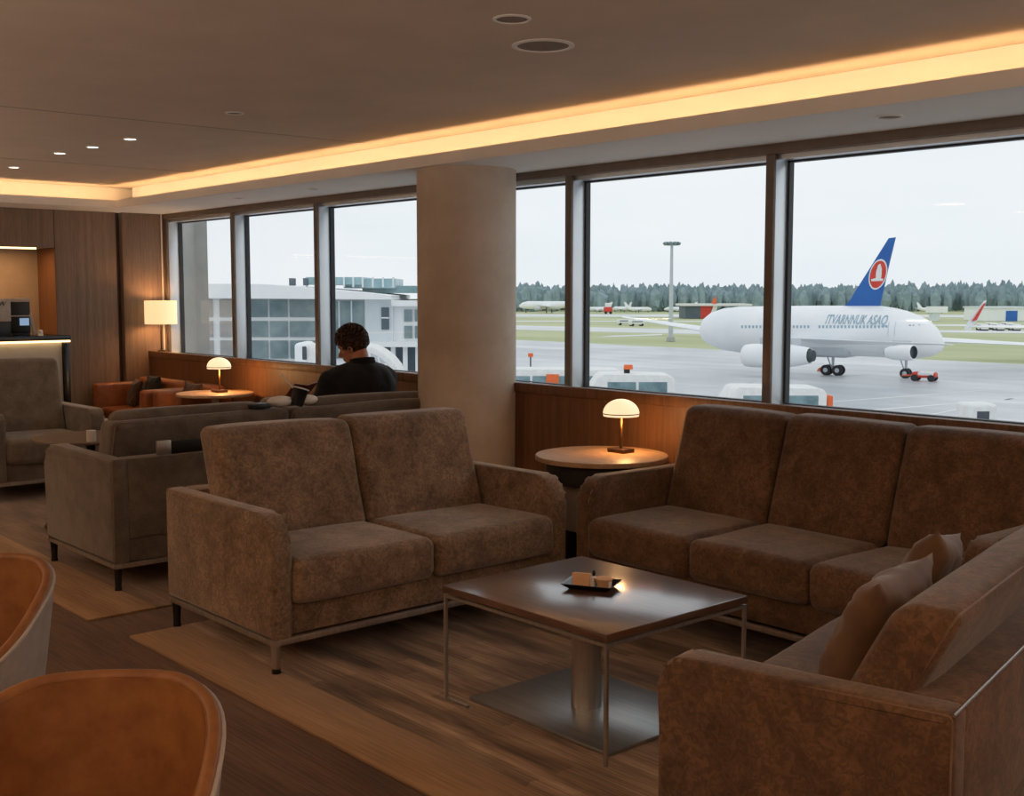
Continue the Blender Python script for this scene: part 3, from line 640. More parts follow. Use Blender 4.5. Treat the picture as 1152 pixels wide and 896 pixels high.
# ------------------------------------------------------------------ tub chairs in the foreground
def tub_chair(label, x, y, rz):
    """opens towards local -y"""
    c = thing('tub_chair', label, 'chair', (x, y, 0), rz, 'tan leather tub chairs in the foreground')
    NA, NZ = 40, 10
    def surf(off, z_in=0):
        bm = bmesh.new(); G = []
        for i in range(NA + 1):
            a = math.radians(-128 + 256 * i / NA); k_ = abs(a) / math.radians(128)
            top = .80 - .17 * max(0, (k_ - .22) / .78) ** 1.6
            row = []
            for j in range(NZ + 1):
                tt = j / NZ; z = .36 + (top - .36) * tt
                rx = (.175 + .055 * tt ** .8) + off; ry = (.185 + .070 * tt ** .8) + off
                se = 2.5
                cx_, sy_ = math.sin(a), math.cos(a)
                nrm = (abs(cx_) ** se + abs(sy_) ** se) ** (-1 / se)
                row.append(Vector((rx * cx_ * nrm, ry * sy_ * nrm, z)))
            G.append(row)
        return G
    Gi, Go = surf(-.018), surf(.018)
    def skin(bm, G, rev=False):
        V = [[bm.verts.new(p) for p in r_] for r_ in G]
        for i in range(len(V) - 1):
            for j in range(len(V[0]) - 1):
                f = (V[i][j], V[i + 1][j], V[i + 1][j + 1], V[i][j + 1]); bm.faces.new(f[::-1] if rev else f)
        return V
    Gm = [[(a + b * 2) / 3 for a, b in zip(r1, r2)] for r1, r2 in zip(Gi, Go)]
    def solid(Ga, Gb):
        bm = bmesh.new(); A = skin(bm, Ga, True); Bq = skin(bm, Gb); n_, m_ = len(A), len(A[0])
        for i in range(n_ - 1):
            bm.faces.new((A[i][m_ - 1], A[i + 1][m_ - 1], Bq[i + 1][m_ - 1], Bq[i][m_ - 1])); bm.faces.new((A[i][0], Bq[i][0], Bq[i + 1][0], A[i + 1][0]))
        for j in range(m_ - 1):
            bm.faces.new((A[0][j], A[0][j + 1], Bq[0][j + 1], Bq[0][j])); bm.faces.new((A[-1][j], Bq[-1][j], Bq[-1][j + 1], A[-1][j + 1]))
        return bm
    obj('back_padding', solid(Gi, Gm), 'tub_leather', c, angle=1.3)
    obj('outer_shell', solid(Gm, Go), 'tub_shell', c, angle=1.3)
    bm = bmesh.new()
    tube(bm, [Gi[i][-1] * .12 + Go[i][-1] * .88 + Vector((0, 0, -.003)) for i in range(NA + 1)], .006, 10); obj('rim', bm, 'tub_shell', c, smooth=True)
    bm = bmesh.new(); tube(bm, [Gi[i][-1] * .55 + Go[i][-1] * .45 for i in range(NA + 1)], .0145, 10); obj('padding_edge', bm, 'tub_leather', c, smooth=True)
    bm = bmesh.new(); rbox(bm, 0, -.02, .415, .33, .36, .10, .045, bulge=(0, 0, .012), n=6); obj('seat', bm, 'tub_leather', c, smooth=True)
    bm = bmesh.new(); lathe(bm, [(0, .33), (.15, .33), (.18, .36), (.18, .37), (0, .37)], n=40); obj('seat_pan', bm, 'tub_shell', c)
    for sx in (-1, 1):
        for sy in (-1, 1):
            bm = bmesh.new(); cyl(bm, (sx * .20, sy * .20, 0), (sx * .12, sy * .12, .335), .010, .016, 14); obj('leg', bm, 'black', c)
    return c
tub_chair('tan leather tub chair with pale grey shell in the bottom left foreground', -1.985, .735, math.radians(54))
tub_chair('tan leather tub chair with pale grey shell cut off by the left edge', -3.24, .875, math.radians(48))

# ------------------------------------------------------------------ orange leather seats at the far end
def low_chair(label, x0, y0, W, D, rz=0, group='orange leather armchairs by the end wall'):
    c = thing('leather_armchair', label, 'armchair', (x0, y0, 0), rz, group)
    bm = bmesh.new(); box(bm, 0, W, .02, D, .06, .34, bev=.012); obj('base', bm, 'dark_base', c)
    for xx in (0, W - .11):
        bm = bmesh.new(); rbox(bm, xx + .055, D / 2, .51, .11, D, .36, .03, n=5); obj('armrest', bm, 'leather', c, smooth=True)
    bm = bmesh.new(); rbox(bm, W / 2, D / 2 - .04, .40, W - .225, D - .14, .13, .03, bulge=(0, 0, .012), n=5); obj('seat_cushion', bm, 'leather', c, smooth=True)
    bm = bmesh.new(); rbox(bm, W / 2, D - .075, .57, W - .225, .15, .34, .04, bulge=(0, .01, 0), n=5); obj('backrest', bm, 'leather', c, smooth=True)
    for (a, b) in ((.06, .08), (W - .06, .08), (.06, D - .06), (W - .06, D - .06)):
        bm = bmesh.new(); cyl(bm, (a, b, 0), (a, b, .07), .018, .022, 12); obj('leg', bm, 'black', c)
    return c
low_chair('wide orange leather armchair in the far corner under the drum-shade lamp', -11.03, 4.34, 1.18, .56)
low_chair('orange leather armchair half hidden behind the far round table', -9.82, 4.40, .55, .50)
xA = (1, 0, 0)
pillow('throw_pillow', 'dark brown square pillow against the arm of the corner orange armchair', frame4((-10.70, 4.63, .60), (1, -.25, 0), (0, .35, 1)), .30, .28, .10, 'darkpillow', .004, 1, group=None)
pillow('throw_pillow', 'nearly black pillow between two brown ones behind the orange armchairs', frame4((-10.38, 4.655, .63), (1, 0, 0), (.1, .2, 1)), .26, .32, .09, 'blackpillow', .004, 2)
pillow('throw_pillow', 'brown pillow on the narrow orange armchair left of the far mushroom lamp', frame4((-9.55, 4.655, .62), (1, 0, 0), (-.1, .12, 1)), .34, .30, .09, 'darkpillow', .004, 5)
dark_box = thing('shade_block', 'dark low block added for the shade against the dado behind the far round table', 'shade block', (-8.86, 4.80, .0))  # added dark box, stands in for the shade behind the far table
obj('body', B(-.36, .34, -.05, .12, .03, .60, bev=.006), 'dark_base', dark_box); obj('plinth', B(-.34, .32, -.04, .10, 0, .03), 'black', dark_box)
ot = thing('ottoman', 'small pale grey low table in front of the orange armchairs', 'ottoman', (-10.50, 4.16, .0))
bm = bmesh.new(); rbox(bm, 0, 0, .36, .34, .30, .06, .02, n=4); obj('top', bm, 'tub_shell', ot, smooth=True)
bm = bmesh.new(); box(bm, -.15, .15, -.13, .13, .0, .33, bev=.01); obj('base', bm, 'dark_base', ot)

# lamp with drum shade on the sill corner
fl = thing('drum_lamp', 'glowing cream drum-shade lamp in the corner by the first window', 'lamp', (-10.84, 4.975 , SILL + .006))
bm = bmesh.new(); lathe(bm, [(0, 0), (.04, 0), (.04, .012), (.01, .018), (0, .018)], n=32); obj('base', bm, 'brass', fl)
bm = bmesh.new(); cyl(bm, (0, 0, .018), (0, 0, .47), .009); obj('pole', bm, 'brass', fl)
bm = bmesh.new(); lathe(bm, [(.150, .268), (.153, .268), (.153, .495), (.150, .495), (.150, .268)], n=48); obj('lamp_shade', bm, 'shade_cloth', fl, smooth=None)
p = light('lamp_bulb', 'POINT', (0, 0, 0), 6.0, (1, .58, .26), shadow_soft_size=.05); p.parent = fl; p.location = (.03, 0, .38)

# ------------------------------------------------------------------ reception desk
rd = thing('reception_desk', 'grey fronted reception desk with black stone top by the end wall', 'desk', (-10.5, 2.7, 0))
obj('counter_top', B(-.50, .02, -1.5, 1.255, 1.13, 1.172, bev=.004), 'stone_black', rd)
obj('front_panel', B(-.40, -.02, -1.48, 1.185, .0, 1.112, bev=.003), 'desk_grey', rd)
obj('end_panel', B(-.48, .0, 1.19, 1.245, .0, 1.105, bev=.003), 'stone_black', rd)
obj('light_strip', B(-.03, .012, -1.48, 1.25, 1.113, 1.129), 'led', rd)
mo = thing('monitor', 'black computer monitor seen from behind on the reception desk, white frame', 'monitor', (-10.75, 3.55, 1.172))
obj('screen_back', B(-.015, .015, -.03, .14, .02, .32, bev=.004), 'black', mo)
obj('frame', B(-.018, .018, -.035, .145, .30, .335, bev=.003), 'tub_shell', mo)
obj('shelf_bar', B(.015, .022, -.03, .14, .17, .18), 'tub_shell', mo)
obj('foot', B(-.06, .06, -.02, .12, .0, .02, bev=.003), 'black', mo)
bm = bmesh.new(); prism(bm, [(.13, .18), (.145, .22), (.19, .02), (.175, .0), (.165, .0)], -.02, .02, 'X', bev=.003); obj('side_support', bm, 'tub_shell', mo)
obj('phone_screen', B(.016, .024, .045, .125, .09, .155), 'screen', mo)
sg = thing('desk_sign', 'pale notice board with dark scribbled writing on the reception desk', 'sign', (-10.72, 3.12, 1.172))
obj('board', B(-.01, .01, -.35, .395, .13, .33, bev=.003), 'tub_shell', sg)
obj('stand', B(-.03, .0, -.35, .39, .0, .128, bev=.003), 'black', sg)
bm = bmesh.new(); cyl(bm, (0, 0, 0), (0, 0, .028), .024, .018)
sph(bm, (0, 0, .034), .022, 14); o = obj('desk_bell', bm, 'ceramic'); o.location = (-10.58, 3.72, 1.172); tag(o, 'small white desk bell at the right end of the reception counter', 'bell')
def text(body, M4, size, mat, parent, name='lettering', shear=0, ext=.002, spacing=1.0, sx=1.0):
    cu = bpy.data.curves.new(name, 'FONT'); cu.body = body; cu.size = size; cu.shear = shear; cu.extrude = ext; cu.space_character = spacing
    tmp = bpy.data.objects.new('tmp', cu); COL.objects.link(tmp)
    dg = bpy.context.evaluated_depsgraph_get(); me = bpy.data.meshes.new_from_object(tmp.evaluated_get(dg))
    bpy.data.objects.remove(tmp); bpy.data.curves.remove(cu)
    me.transform(Matrix.Diagonal((sx, 1, 1, 1))); me.transform(M4); me.materials.clear(); me.materials.append(M[mat])
    o = bpy.data.objects.new(name, me); link(o, parent); return o
TX = Matrix(((0, 0, 1, 0), (1, 0, 0, 0), (0, 1, 0, 0), (0, 0, 0, 1)))    # text on a plane facing +x
text('W', Matrix.Translation((.012, .285, .265)) @ TX, .06, 'black', sg, shear=.3)
text('Reem', Matrix.Translation((.012, .22, .225)) @ TX, .032, 'red', sg, shear=.3)
text('____  __', Matrix.Translation((.012, .20, .185)) @ TX, .03, 'black', sg)

# ------------------------------------------------------------------ the person
def bake(o, mods):
    for kind, kw in mods:
        md = o.modifiers.new(kind, kind)
        for k_, v in kw.items(): setattr(md, k_, v)
    dg = bpy.context.evaluated_depsgraph_get(); me = bpy.data.meshes.new_from_object(o.evaluated_get(dg))
    old = o.data; o.modifiers.clear(); o.data = me; bpy.data.meshes.remove(old)
    for p_ in me.polygons: p_.use_smooth = True
    return o
def limb(bm, pts, radii):
    for (a, b, r0, r1) in zip(pts[:-1], pts[1:], radii[:-1], radii[1:]):
        cyl(bm, a, b, r0, r1, 18); sph(bm, a, r0, 14); sph(bm, b, r1, 14)
def hand(bm, wrist, dirv, palm_n, thumb_side, curl=.7, s=1.0):
    """palm + four fingers + thumb. palm_n is the direction the palm faces"""
    d = Vector(dirv).normalized(); n_ = Vector(palm_n); n_ = (n_ - d * n_.dot(d)).normalized(); sd = d.cross(n_) * thumb_side
    rot = Matrix((d, sd, n_)).transposed()
    w0 = Vector(wrist)
    sph(bm, w0 + d * .048 * s, (.052 * s, .042 * s, .016 * s), 14, rot)
    for i, (off, L_) in enumerate(((.030, .070), (.010, .078), (-.011, .072), (-.030, .056))):
        base = w0 + d * .088 * s + sd * off * s; ang = 0; p = base; r0 = .0095 * s
        sph(bm, base, r0, 10)
        for q in range(3):
            ang += curl * (.45 + .25 * q); v = d * math.cos(ang) + n_ * math.sin(ang)
            l = L_ * s * (.45, .32, .23)[q]; p2 = p + v * l; cyl(bm, p, p2, r0, r0 * .9, 10); r0 *= .9; sph(bm, p2, r0, 10); p = p2
    tb = w0 + d * .028 * s + sd * .034 * s; v = (d * .6 + sd * .7 + n_ * .35).normalized(); p2 = tb + v * .036 * s; p3 = p2 + (d * .8 + n_ * .55 + sd * .15).normalized() * .03 * s
    cyl(bm, tb, p2, .013 * s, .011 * s, 10); sph(bm, tb, .013 * s, 10); sph(bm, p2, .011 * s, 10); cyl(bm, p2, p3, .011 * s, .0095 * s, 10); sph(bm, p3, .0095 * s, 10)
HC = Vector((-6.525, 4.165, 1.185))           # head centre
hf = Vector((-.80, -.60, -.42)).normalized(); hx = hf.cross(ZU).normalized(); hu = hx.cross(hf).normalized()
HR = Matrix((hx, hf, hu)).transposed()         # local x right, y forward, z up
def hp(x, y, z): return HC + HR @ Vector((x, y, z))
pl_ = Vector((-6.430, 4.27, .56)); chest = Vector((-6.410, 4.28, .90)); nk = Vector((-6.430, 4.25, 1.045))
shL = Vector((-6.440, 4.065, .985)); shR = Vector((-6.440, 4.485, .985))
elL = Vector((-6.570, 3.99, .725)); elR = Vector((-6.590, 4.54, .72))
wrL = Vector((-6.805, 4.03, .80)); wrR = Vector((-6.830, 4.34, .79))
hipL = Vector((-6.470, 4.18, .56)); hipR = Vector((-6.470, 4.37, .56)); knL = Vector((-6.910, 4.13, .555)); knR = Vector((-6.910, 4.42, .555))
anL = Vector((-6.950, 4.13, .095)); anR = Vector((-6.930, 4.42, .095))
DY = Vector((0, .06, 0)); DH = Vector((0, .11, .004))
HC = HC + DY + DH; nk = nk + DY + Vector((0, .03, 0)); pl_ += DY; chest += DY
for v_ in (shL, shR, elL, elR, wrL, wrR, hipL, hipR, knL, knR, anL, anR): v_ += DY
shR.y -= .005; shL.y -= .01
person = thing('person', 'person in a black jacket seated on the grey sofa, seen from behind, reading', 'person', (-6.40, 4.27, .47))
PO = Vector((-6.40, 4.27, .47))
bm = bmesh.new()
sph(bm, HC + HR @ Vector((0, -.012, .022)), (.077, .098, .095), 24, HR); sph(bm, hp(0, .022, -.045), (.056, .066, .062), 20, HR)
sph(bm, hp(0, .062, -.088), (.024, .022, .018), 14, HR)                                                  # chin
cyl(bm, hp(0, .080, .018), hp(0, .104, -.022), .008, .014, 12); sph(bm, hp(0, .103, -.024), (.016, .013, .011), 12, HR)   # nose
sph(bm, hp(0, .082, -.052), (.024, .010, .008), 12, HR); sph(bm, hp(0, .080, -.064), (.020, .010, .007), 12, HR)          # lips
sph(bm, hp(0, .072, .034), (.052, .016, .012), 14, HR)                                                   # brow
for sx in (-1, 1):
    sph(bm, hp(sx * .074, -.006, -.006), (.009, .018, .030), 12, HR); sph(bm, hp(sx * .042, .052, -.022), (.020, .020, .018), 12, HR)
limb(bm, [hp(0, -.030, -.05), nk + Vector((0, 0, -.03))], [.056, .062])
limb(bm, [nk, chest, pl_], [.07, .13, .14]); sph(bm, chest + Vector((0, 0, .02)), (.11, .19, .16), 20); sph(bm, pl_, (.12, .17, .10), 20)
limb(bm, [shL, elL, wrL], [.055, .042, .027]); limb(bm, [shR, elR, wrR], [.055, .042, .027]); limb(bm, [shL, nk, shR], [.055, .055, .055])
for h_, k_, a_ in ((hipL, knL, anL), (hipR, knR, anR)):
    limb(bm, [h_, k_, a_], [.078, .056, .038]); sph(bm, a_ + Vector((-.06, 0, -.045)), (.125, .042, .034), 16)
hand(bm, wrL, (-1, .45, .25), (.1, .6, .6), 1, .8); hand(bm, wrR, (-1, -.35, .25), (-.1, -.6, .6), -1, .8)
for v in bm.verts: v.co -= PO
body = obj('body', bm, 'skin', person); bake(body, [('REMESH', dict(mode='VOXEL', voxel_size=.0055)), ('SMOOTH', dict(factor=.5, iterations=3))])
bm = bmesh.new()
sph(bm, chest + Vector((.015, 0, .015)), (.135, .245, .19), 24); limb(bm, [nk + Vector((.01, 0, -.05)), chest, pl_ + Vector((.01, 0, .03))], [.10, .155, .165])
sph(bm, pl_ + Vector((.01, 0, .08)), (.145, .20, .15), 20); sph(bm, (shL + shR) / 2 + Vector((.02, 0, -.02)), (.10, .20, .085), 20)
limb(bm, [shL + Vector((0, -.005, -.005)), elL, wrL + (elL - wrL) * .12], [.080, .063, .042]); limb(bm, [shR + Vector((0, .005, -.005)), elR, wrR + (elR - wrR) * .12], [.080, .063, .042])
limb(bm, [shL + Vector((0, .02, .0)), nk + Vector((.005, -.03, -.012))], [.086, .082]); limb(bm, [shR + Vector((0, -.02, .0)), nk + Vector((.005, .03, -.012))], [.086, .082])
for v in bm.verts: v.co -= PO
jk = obj('jacket', bm, 'jacket', person); bake(jk, [('REMESH', dict(mode='VOXEL', voxel_size=.009)), ('SMOOTH', dict(factor=.7, iterations=14))])
for v in jk.data.vertices:
    s = v.co * 7; v.co += v.normal * (.007 * noise.noise(Vector((s.x, s.y * 1.2, s.z * .55)) * 1.5) + .003 * noise.noise(s * 3))
bm = bmesh.new()      # collar standing round the neck
pts = [nk + Vector((.070 * math.cos(a) + .010, .076 * math.sin(a), .030 + .012 * math.cos(a))) - PO for a in [k_ * 2 * PI / 28 for k_ in range(28)]]
tube(bm, pts, .016, 10, True)
tube(bm, [p_ + Vector((0, 0, .018)) for p_ in pts], .015, 10, True); tube(bm, [p_ + Vector((0, 0, .036)) for p_ in pts], .011, 10, True); obj('collar', bm, 'jacket', jk, smooth=True)
bm = bmesh.new()
for h_, k_, a_ in ((hipL, knL, anL), (hipR, knR, anR)): limb(bm, [h_, k_, a_ + Vector((0, 0, .03))], [.092, .070, .055])
sph(bm, pl_, (.14, .19, .10), 20)
for v in bm.verts: v.co -= PO
tr2 = obj('trousers', bm, 'trousers', person); bake(tr2, [('REMESH', dict(mode='VOXEL', voxel_size=.011)), ('SMOOTH', dict(factor=.5, iterations=4))])
for a_ in (anL, anR):
    bm = bmesh.new(); q = a_ - PO; rbox(bm, q.x - .07, q.y, -.47 + .058, .27, .095, .085, .035, n=5); obj('shoe', bm, 'black', person, smooth=True)
bm = bmesh.new()      # hair: cap plus tousled locks
cap = bmesh.new()
sph(cap, (0, -.018, .036), (.086, .104, .102), 32)
bmesh.ops.bisect_plane(cap, geom=cap.verts[:] + cap.edges[:] + cap.faces[:], plane_co=(0, .045, .03), plane_no=(0, .8, -.60), clear_outer=True)
bmesh.ops.bisect_plane(cap, geom=cap.verts[:] + cap.edges[:] + cap.faces[:], plane_co=(0, 0, -.055), plane_no=(0, 0.15, -1), clear_outer=True)
capm = bpy.data.meshes.new('cap'); cap.to_mesh(capm); cap.free(); bm.from_mesh(capm); bpy.data.meshes.remove(capm)
rnd = random.Random(5)
for i in range(520):
    th_ = rnd.uniform(0, 2 * PI); ph = math.acos(rnd.uniform(-.55, 1)); n_ = Vector((math.sin(ph) * math.cos(th_), math.sin(ph) * math.sin(th_), math.cos(ph)))
    p0 = Vector((n_.x * .084, n_.y * .102 - .018, n_.z * .099 + .036))
    if p0.y > .045 + (p0.z - .03) * .75 or p0.z < -.05 or (abs(p0.x) > .06 and p0.z < -.005 and p0.y > -.045): continue
    top = max(0, n_.z)
    tang = Vector((rnd.uniform(-1, 1), rnd.uniform(-.3, 1), rnd.uniform(-.8, .5))); tang = (tang - n_ * tang.dot(n_)).normalized()
    L_ = .018 + .030 * top; out = .35 + .5 * top
    p1 = p0 + (n_ * out + tang * .7).normalized() * L_ * .6; p2 = p1 + (n_ * out * .3 + tang + Vector((0, 0, -.3))).normalized() * L_ * .6
    tube(bm, [p0, p1, p2], [.010, .008, .002], 5)
bmesh.ops.transform(bm, matrix=Matrix.Translation(HC - PO) @ HR.to_4x4(), verts=bm.verts[:])
obj('hair', bm, 'hair', person, smooth=True)
for sx in (-1, 1):
    bm = bmesh.new(); sph(bm, hp(sx * .029, .070, .010) - PO, .0115, 14); e_ = obj('eye', bm, 'ceramic', person, smooth=True)
    bm = bmesh.new(); sph(bm, hp(sx * .029, .0790, .008) - PO, .0055, 10); obj('pupil', bm, 'black', e_, smooth=True)

mg = thing('magazine', 'red-brown covered magazine held in the hands of the seated person', 'magazine', (-6.96, 4.21, .872), 0)
bm = bmesh.new(); T = Matrix.Rotation(math.radians(-35), 4, 'Y')
for sgn in (-1, 1): box(bm, -.08, .08, min(0, sgn * .095), max(0, sgn * .095), 0, .004, mat=T @ Matrix.Rotation(sgn * .22, 4, 'X'))
obj('cover', bm, 'magazine', mg)
bm = bmesh.new()
for sgn in (-1, 1): box(bm, -.077, .077, min(0, sgn * .092), max(0, sgn * .092), .0042, .008, mat=T @ Matrix.Rotation(sgn * .22, 4, 'X'))
obj('pages', bm, 'paper', mg)

# things standing on the ledge between the grey back cushions
bagx = -5.93
bg_ = thing('travel_bag', 'white round-ended pouch lying on top of the grey sofa back', 'bag', (-6.0, 3.56, .888))
bm = bmesh.new(); sph(bm, (0, -.085, .030), (.045, .085, .032), 24); obj('pouch_body', bm, 'ceramic', bg_, smooth=True)
bm = bmesh.new(); sph(bm, (0, .105, .028), (.04, .065, .030), 24); obj('pouch_end', bm, 'ceramic', bg_, smooth=True)
cu_ = thing('drink_cup', 'tilted black cup with a white straw on top of the grey sofa back', 'cup', (-5.97, 3.565, .884))
TC = Matrix.Rotation(math.radians(-18), 4, 'X')
bm = bmesh.new(); lathe(bm, [(0, .006), (.036, .006), (.048, .10), (.050, .104), (.046, .112), (0, .114)], n=28); bmesh.ops.transform(bm, matrix=TC, verts=bm.verts[:]); obj('cup_body', bm, 'black', cu_)
bm = bmesh.new(); lathe(bm, [(.0495, .104), (.0525, .105), (.0525, .112), (.0495, .113), (.0495, .104)], n=28); bmesh.ops.transform(bm, matrix=TC, verts=bm.verts[:]); obj('lid_rim', bm, 'ceramic', cu_)
bm = bmesh.new(); cyl(bm, (0, -.02, .112), (0, -.10, .20), .004, .004, 8); obj('straw', bm, 'ceramic', cu_)
bm = bmesh.new(); box(bm, -.05, .05, -.06, .06, 0, .028, bev=.006); o = obj('wallet', bm, 'black'); o.location = (-6.0, 3.33, .887); tag(o, 'flat black wallet on the grey sofa back left of the white pouch', 'wallet')

# ------------------------------------------------------------------ the airfield
GZ = -5.65
def gpoly(pts, z, thick=.05):
    bm = bmesh.new(); prism(bm, [(p.x, p.y) for p in pts], z - thick, z, 'Z'); return bm
def gp(px, py): return gat(px, py, GZ)
OC = fh * 100
def lat(u, d): return RT * u + fh * d
a0 = gp(579, 382.5); a1 = gp(1152, 410)
e0 = a0 + (a0 - a1) * 1.2; e1 = a1 + (a1 - a0) * 1.2
o = struct('ground_apron', gpoly([e0, e1, Vector((20, 5.6, 0)), Vector((-30, 5.6, 0)), Vector((-260, 60, 0))], GZ, .3), 'apron', smooth=False)
o = struct('ground_grass', gpoly([lat(-900, 60), lat(900, 40), lat(1200, 1500), lat(-1200, 1500)], GZ - .06, .3), 'grass', smooth=False)
for i, (ya_, yb_, pa, pb) in enumerate((((365.5, 370.5), (374, 378.5), 560, 900), ((353.6, 356.4), (354.5, 357), 560, 1180), ((361, 362.0), (361, 362), 560, 800), ((372.5, 374.5), (368, 370), 700, 705))):
    if i == 3: break
    struct('ground_taxiway', gpoly([gp(pa, ya_[1]), gp(pb, yb_[1]), gp(pb, yb_[0]), gp(pa, ya_[0])], GZ - .02, .03), 'taxi', smooth=False)
struct('ground_taxiway', gpoly([gp(672, 379.5), gp(745, 377), gp(745, 375.8), gp(690, 377.5)], GZ - .02, .03), 'taxi', smooth=False)
struct('ground_taxiway', gpoly([gp(1050, 374), gp(1200, 375.5), gp(1200, 372), gp(1050, 371.5)], GZ - .02, .03), 'taxi', smooth=False)
# painted apron lines
bm = bmesh.new()
for (p, q, wd) in (((700, 441), (1000, 420), .16), ((975, 462), (1152, 448), .18), ((900, 455), (1152, 436), .12), ((760, 424), (860, 432), .12), ((1000, 476), (1152, 446), .1)):
    A_, B_ = gp(*p), gp(*q); dv = (B_ - A_).normalized(); sd = Vector((-dv.y, dv.x, 0)) * wd
    prism(bm, [((A_ - sd).x, (A_ - sd).y), ((B_ - sd).x, (B_ - sd).y), ((B_ + sd).x, (B_ + sd).y), ((A_ + sd).x, (A_ + sd).y)], GZ, GZ + .01, 'Z')
struct('ground_marking', bm, 'taxi', smooth=False)
# forest edge
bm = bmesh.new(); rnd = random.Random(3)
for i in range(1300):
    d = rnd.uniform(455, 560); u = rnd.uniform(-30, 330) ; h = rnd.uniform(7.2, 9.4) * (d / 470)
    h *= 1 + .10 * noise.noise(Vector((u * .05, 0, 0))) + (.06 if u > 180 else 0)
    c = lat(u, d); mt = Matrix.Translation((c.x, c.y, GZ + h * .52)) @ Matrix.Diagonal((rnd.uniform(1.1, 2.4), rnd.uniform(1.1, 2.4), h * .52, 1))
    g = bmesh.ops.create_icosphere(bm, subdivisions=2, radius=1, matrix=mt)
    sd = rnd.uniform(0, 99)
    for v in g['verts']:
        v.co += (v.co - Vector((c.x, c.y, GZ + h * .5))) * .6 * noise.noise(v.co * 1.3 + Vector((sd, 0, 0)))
fo = obj('forest', bm, 'treeline', None, smooth=False); fo['kind'] = 'stuff'; tag(fo, 'line of trees with haze put in their pale colour along the far edge of the airfield', 'trees')

def fuselage(bm, st, n=28):
    rings = []
    for (s, zc, ry, rz) in st:
        if ry < 1e-4: rings.append([bm.verts.new((s, 0, zc))])
        else: rings.append([bm.verts.new((s, ry * math.cos(k_ * 2 * PI / n), zc + rz * math.sin(k_ * 2 * PI / n))) for k_ in range(n)])
    for A, Bq in zip(rings[:-1], rings[1:]):
        for k_ in range(n):
            f = []
            for v in (A[k_ % len(A)], A[(k_ + 1) % len(A)], Bq[(k_ + 1) % len(Bq)], Bq[k_ % len(Bq)]):
                if v not in f: f.append(v)
            if len(f) >= 3: bm.faces.new(f)
def plank(bm, r0, r1, t0, t1, th0, th1):
    """wing slab: root leading/trailing points, tip leading/trailing points, thickness"""
    r0, r1, t0, t1 = map(Vector, (r0, r1, t0, t1)); rings = []
    for a, b, th_ in ((r0, r1, th0), (t0, t1, th1)):
        ring = []
        for (f_, s) in ((0, 0), (.12, .7), (.35, 1), (.7, .6), (1, 0), (.7, -.25), (.35, -.5), (.12, -.4)):
            p = a.lerp(b, f_); ring.append(bm.verts.new(p + Vector((0, 0, s * th_ / 2))))
        rings.append(ring)
    for k_ in range(8): bm.faces.new((rings[0][k_], rings[0][(k_ + 1) % 8], rings[1][(k_ + 1) % 8], rings[1][k_]))
    bm.faces.new(rings[0][::-1]); bm.faces.new(rings[1])

# main airliner: local x runs tail -> nose
T0 = Vector((17.8, 110)); T1 = Vector((36.0, 97)); AX = (T1 - T0); AL = AX.length
tail_w = lat(T0.x, T0.y); nose_w = lat(T1.x, T1.y); dirw = (nose_w - tail_w).normalized(); ang = math.atan2(dirw.y, dirw.x)
def sx_(px):
    k_ = (px - 576) / 1310; t_ = (k_ * T0.y - T0.x) / (AX.x - k_ * AX.y); return t_ * AL
def dep(px): return T0.y + AX.y * sx_(px) / AL
def sz_(py, px): return EYE - (py - 330) * dep(px) / 1318 - GZ
ap = thing('airliner', 'white airliner with a blue tail fin and red emblem on the wet apron', 'airplane', (tail_w.x, tail_w.y, GZ), ang)
st_ = []
for px, yt, yb in ((788, 372, 372), (789, 366, 378), (793, 358, 384), (801, 351.5, 389), (814, 347, 394), (832, 345, 397), (870, 344.5, 399), (920, 344, 400), (960, 344, 401), (988, 344, 402), (1005, 346.5, 403), (1020, 350, 404), (1034, 355.5, 403.5), (1045, 361.5, 402), (1053, 369, 399.5), (1058.5, 377.5, 396), (1061.5, 384, 392), (1062.3, 388, 388)):
    zt_, zb_ = sz_(yt, px), sz_(yb, px); st_.append((sx_(px), (zt_ + zb_) / 2, max(0, (zt_ - zb_) / 2 * .96), (zt_ - zb_) / 2))
bm = bmesh.new(); fuselage(bm, st_); obj('fuselage', bm, 'plane_white', ap, smooth=True)
def side_y(s, z):      # hull half-width towards the viewer at station s and height z
    for a, b in zip(st_[:-1], st_[1:]):
        if a[0] <= s <= b[0]:
            f_ = (s - a[0]) / (b[0] - a[0]); zc = a[1] + (b[1] - a[1]) * f_; ry = a[2] + (b[2] - a[2]) * f_; rz = a[3] + (b[3] - a[3]) * f_
            return ry * math.sqrt(max(0, 1 - ((z - zc) / rz) ** 2))
    return 0
NS = -1   # the viewer looks at the -y side of the local frame
pc = Vector((math.cos(ang), math.sin(ang), 0)); ny = Vector((-pc.y, pc.x, 0))
if ny.dot(fh) < 0: NS = 1
bm = bmesh.new(); px = 845
while px < 1008:
    if not (922 < px < 931):
        s = sx_(px); z = sz_(367.2, px); y = side_y(s, z)
        box(bm, s - .11, s + .11, NS * (y - .02) if NS < 0 else y - .02, NS * (y + .015) if NS < 0 else y + .015, z - .16, z + .16) if NS > 0 else box(bm, s - .085, s + .085, -(y + .015), -(y - .02), z - .12, z + .12)
    px += 4.1
obj('cabin_windows', bm, 'letter', ap, smooth=False)
bm = bmesh.new()
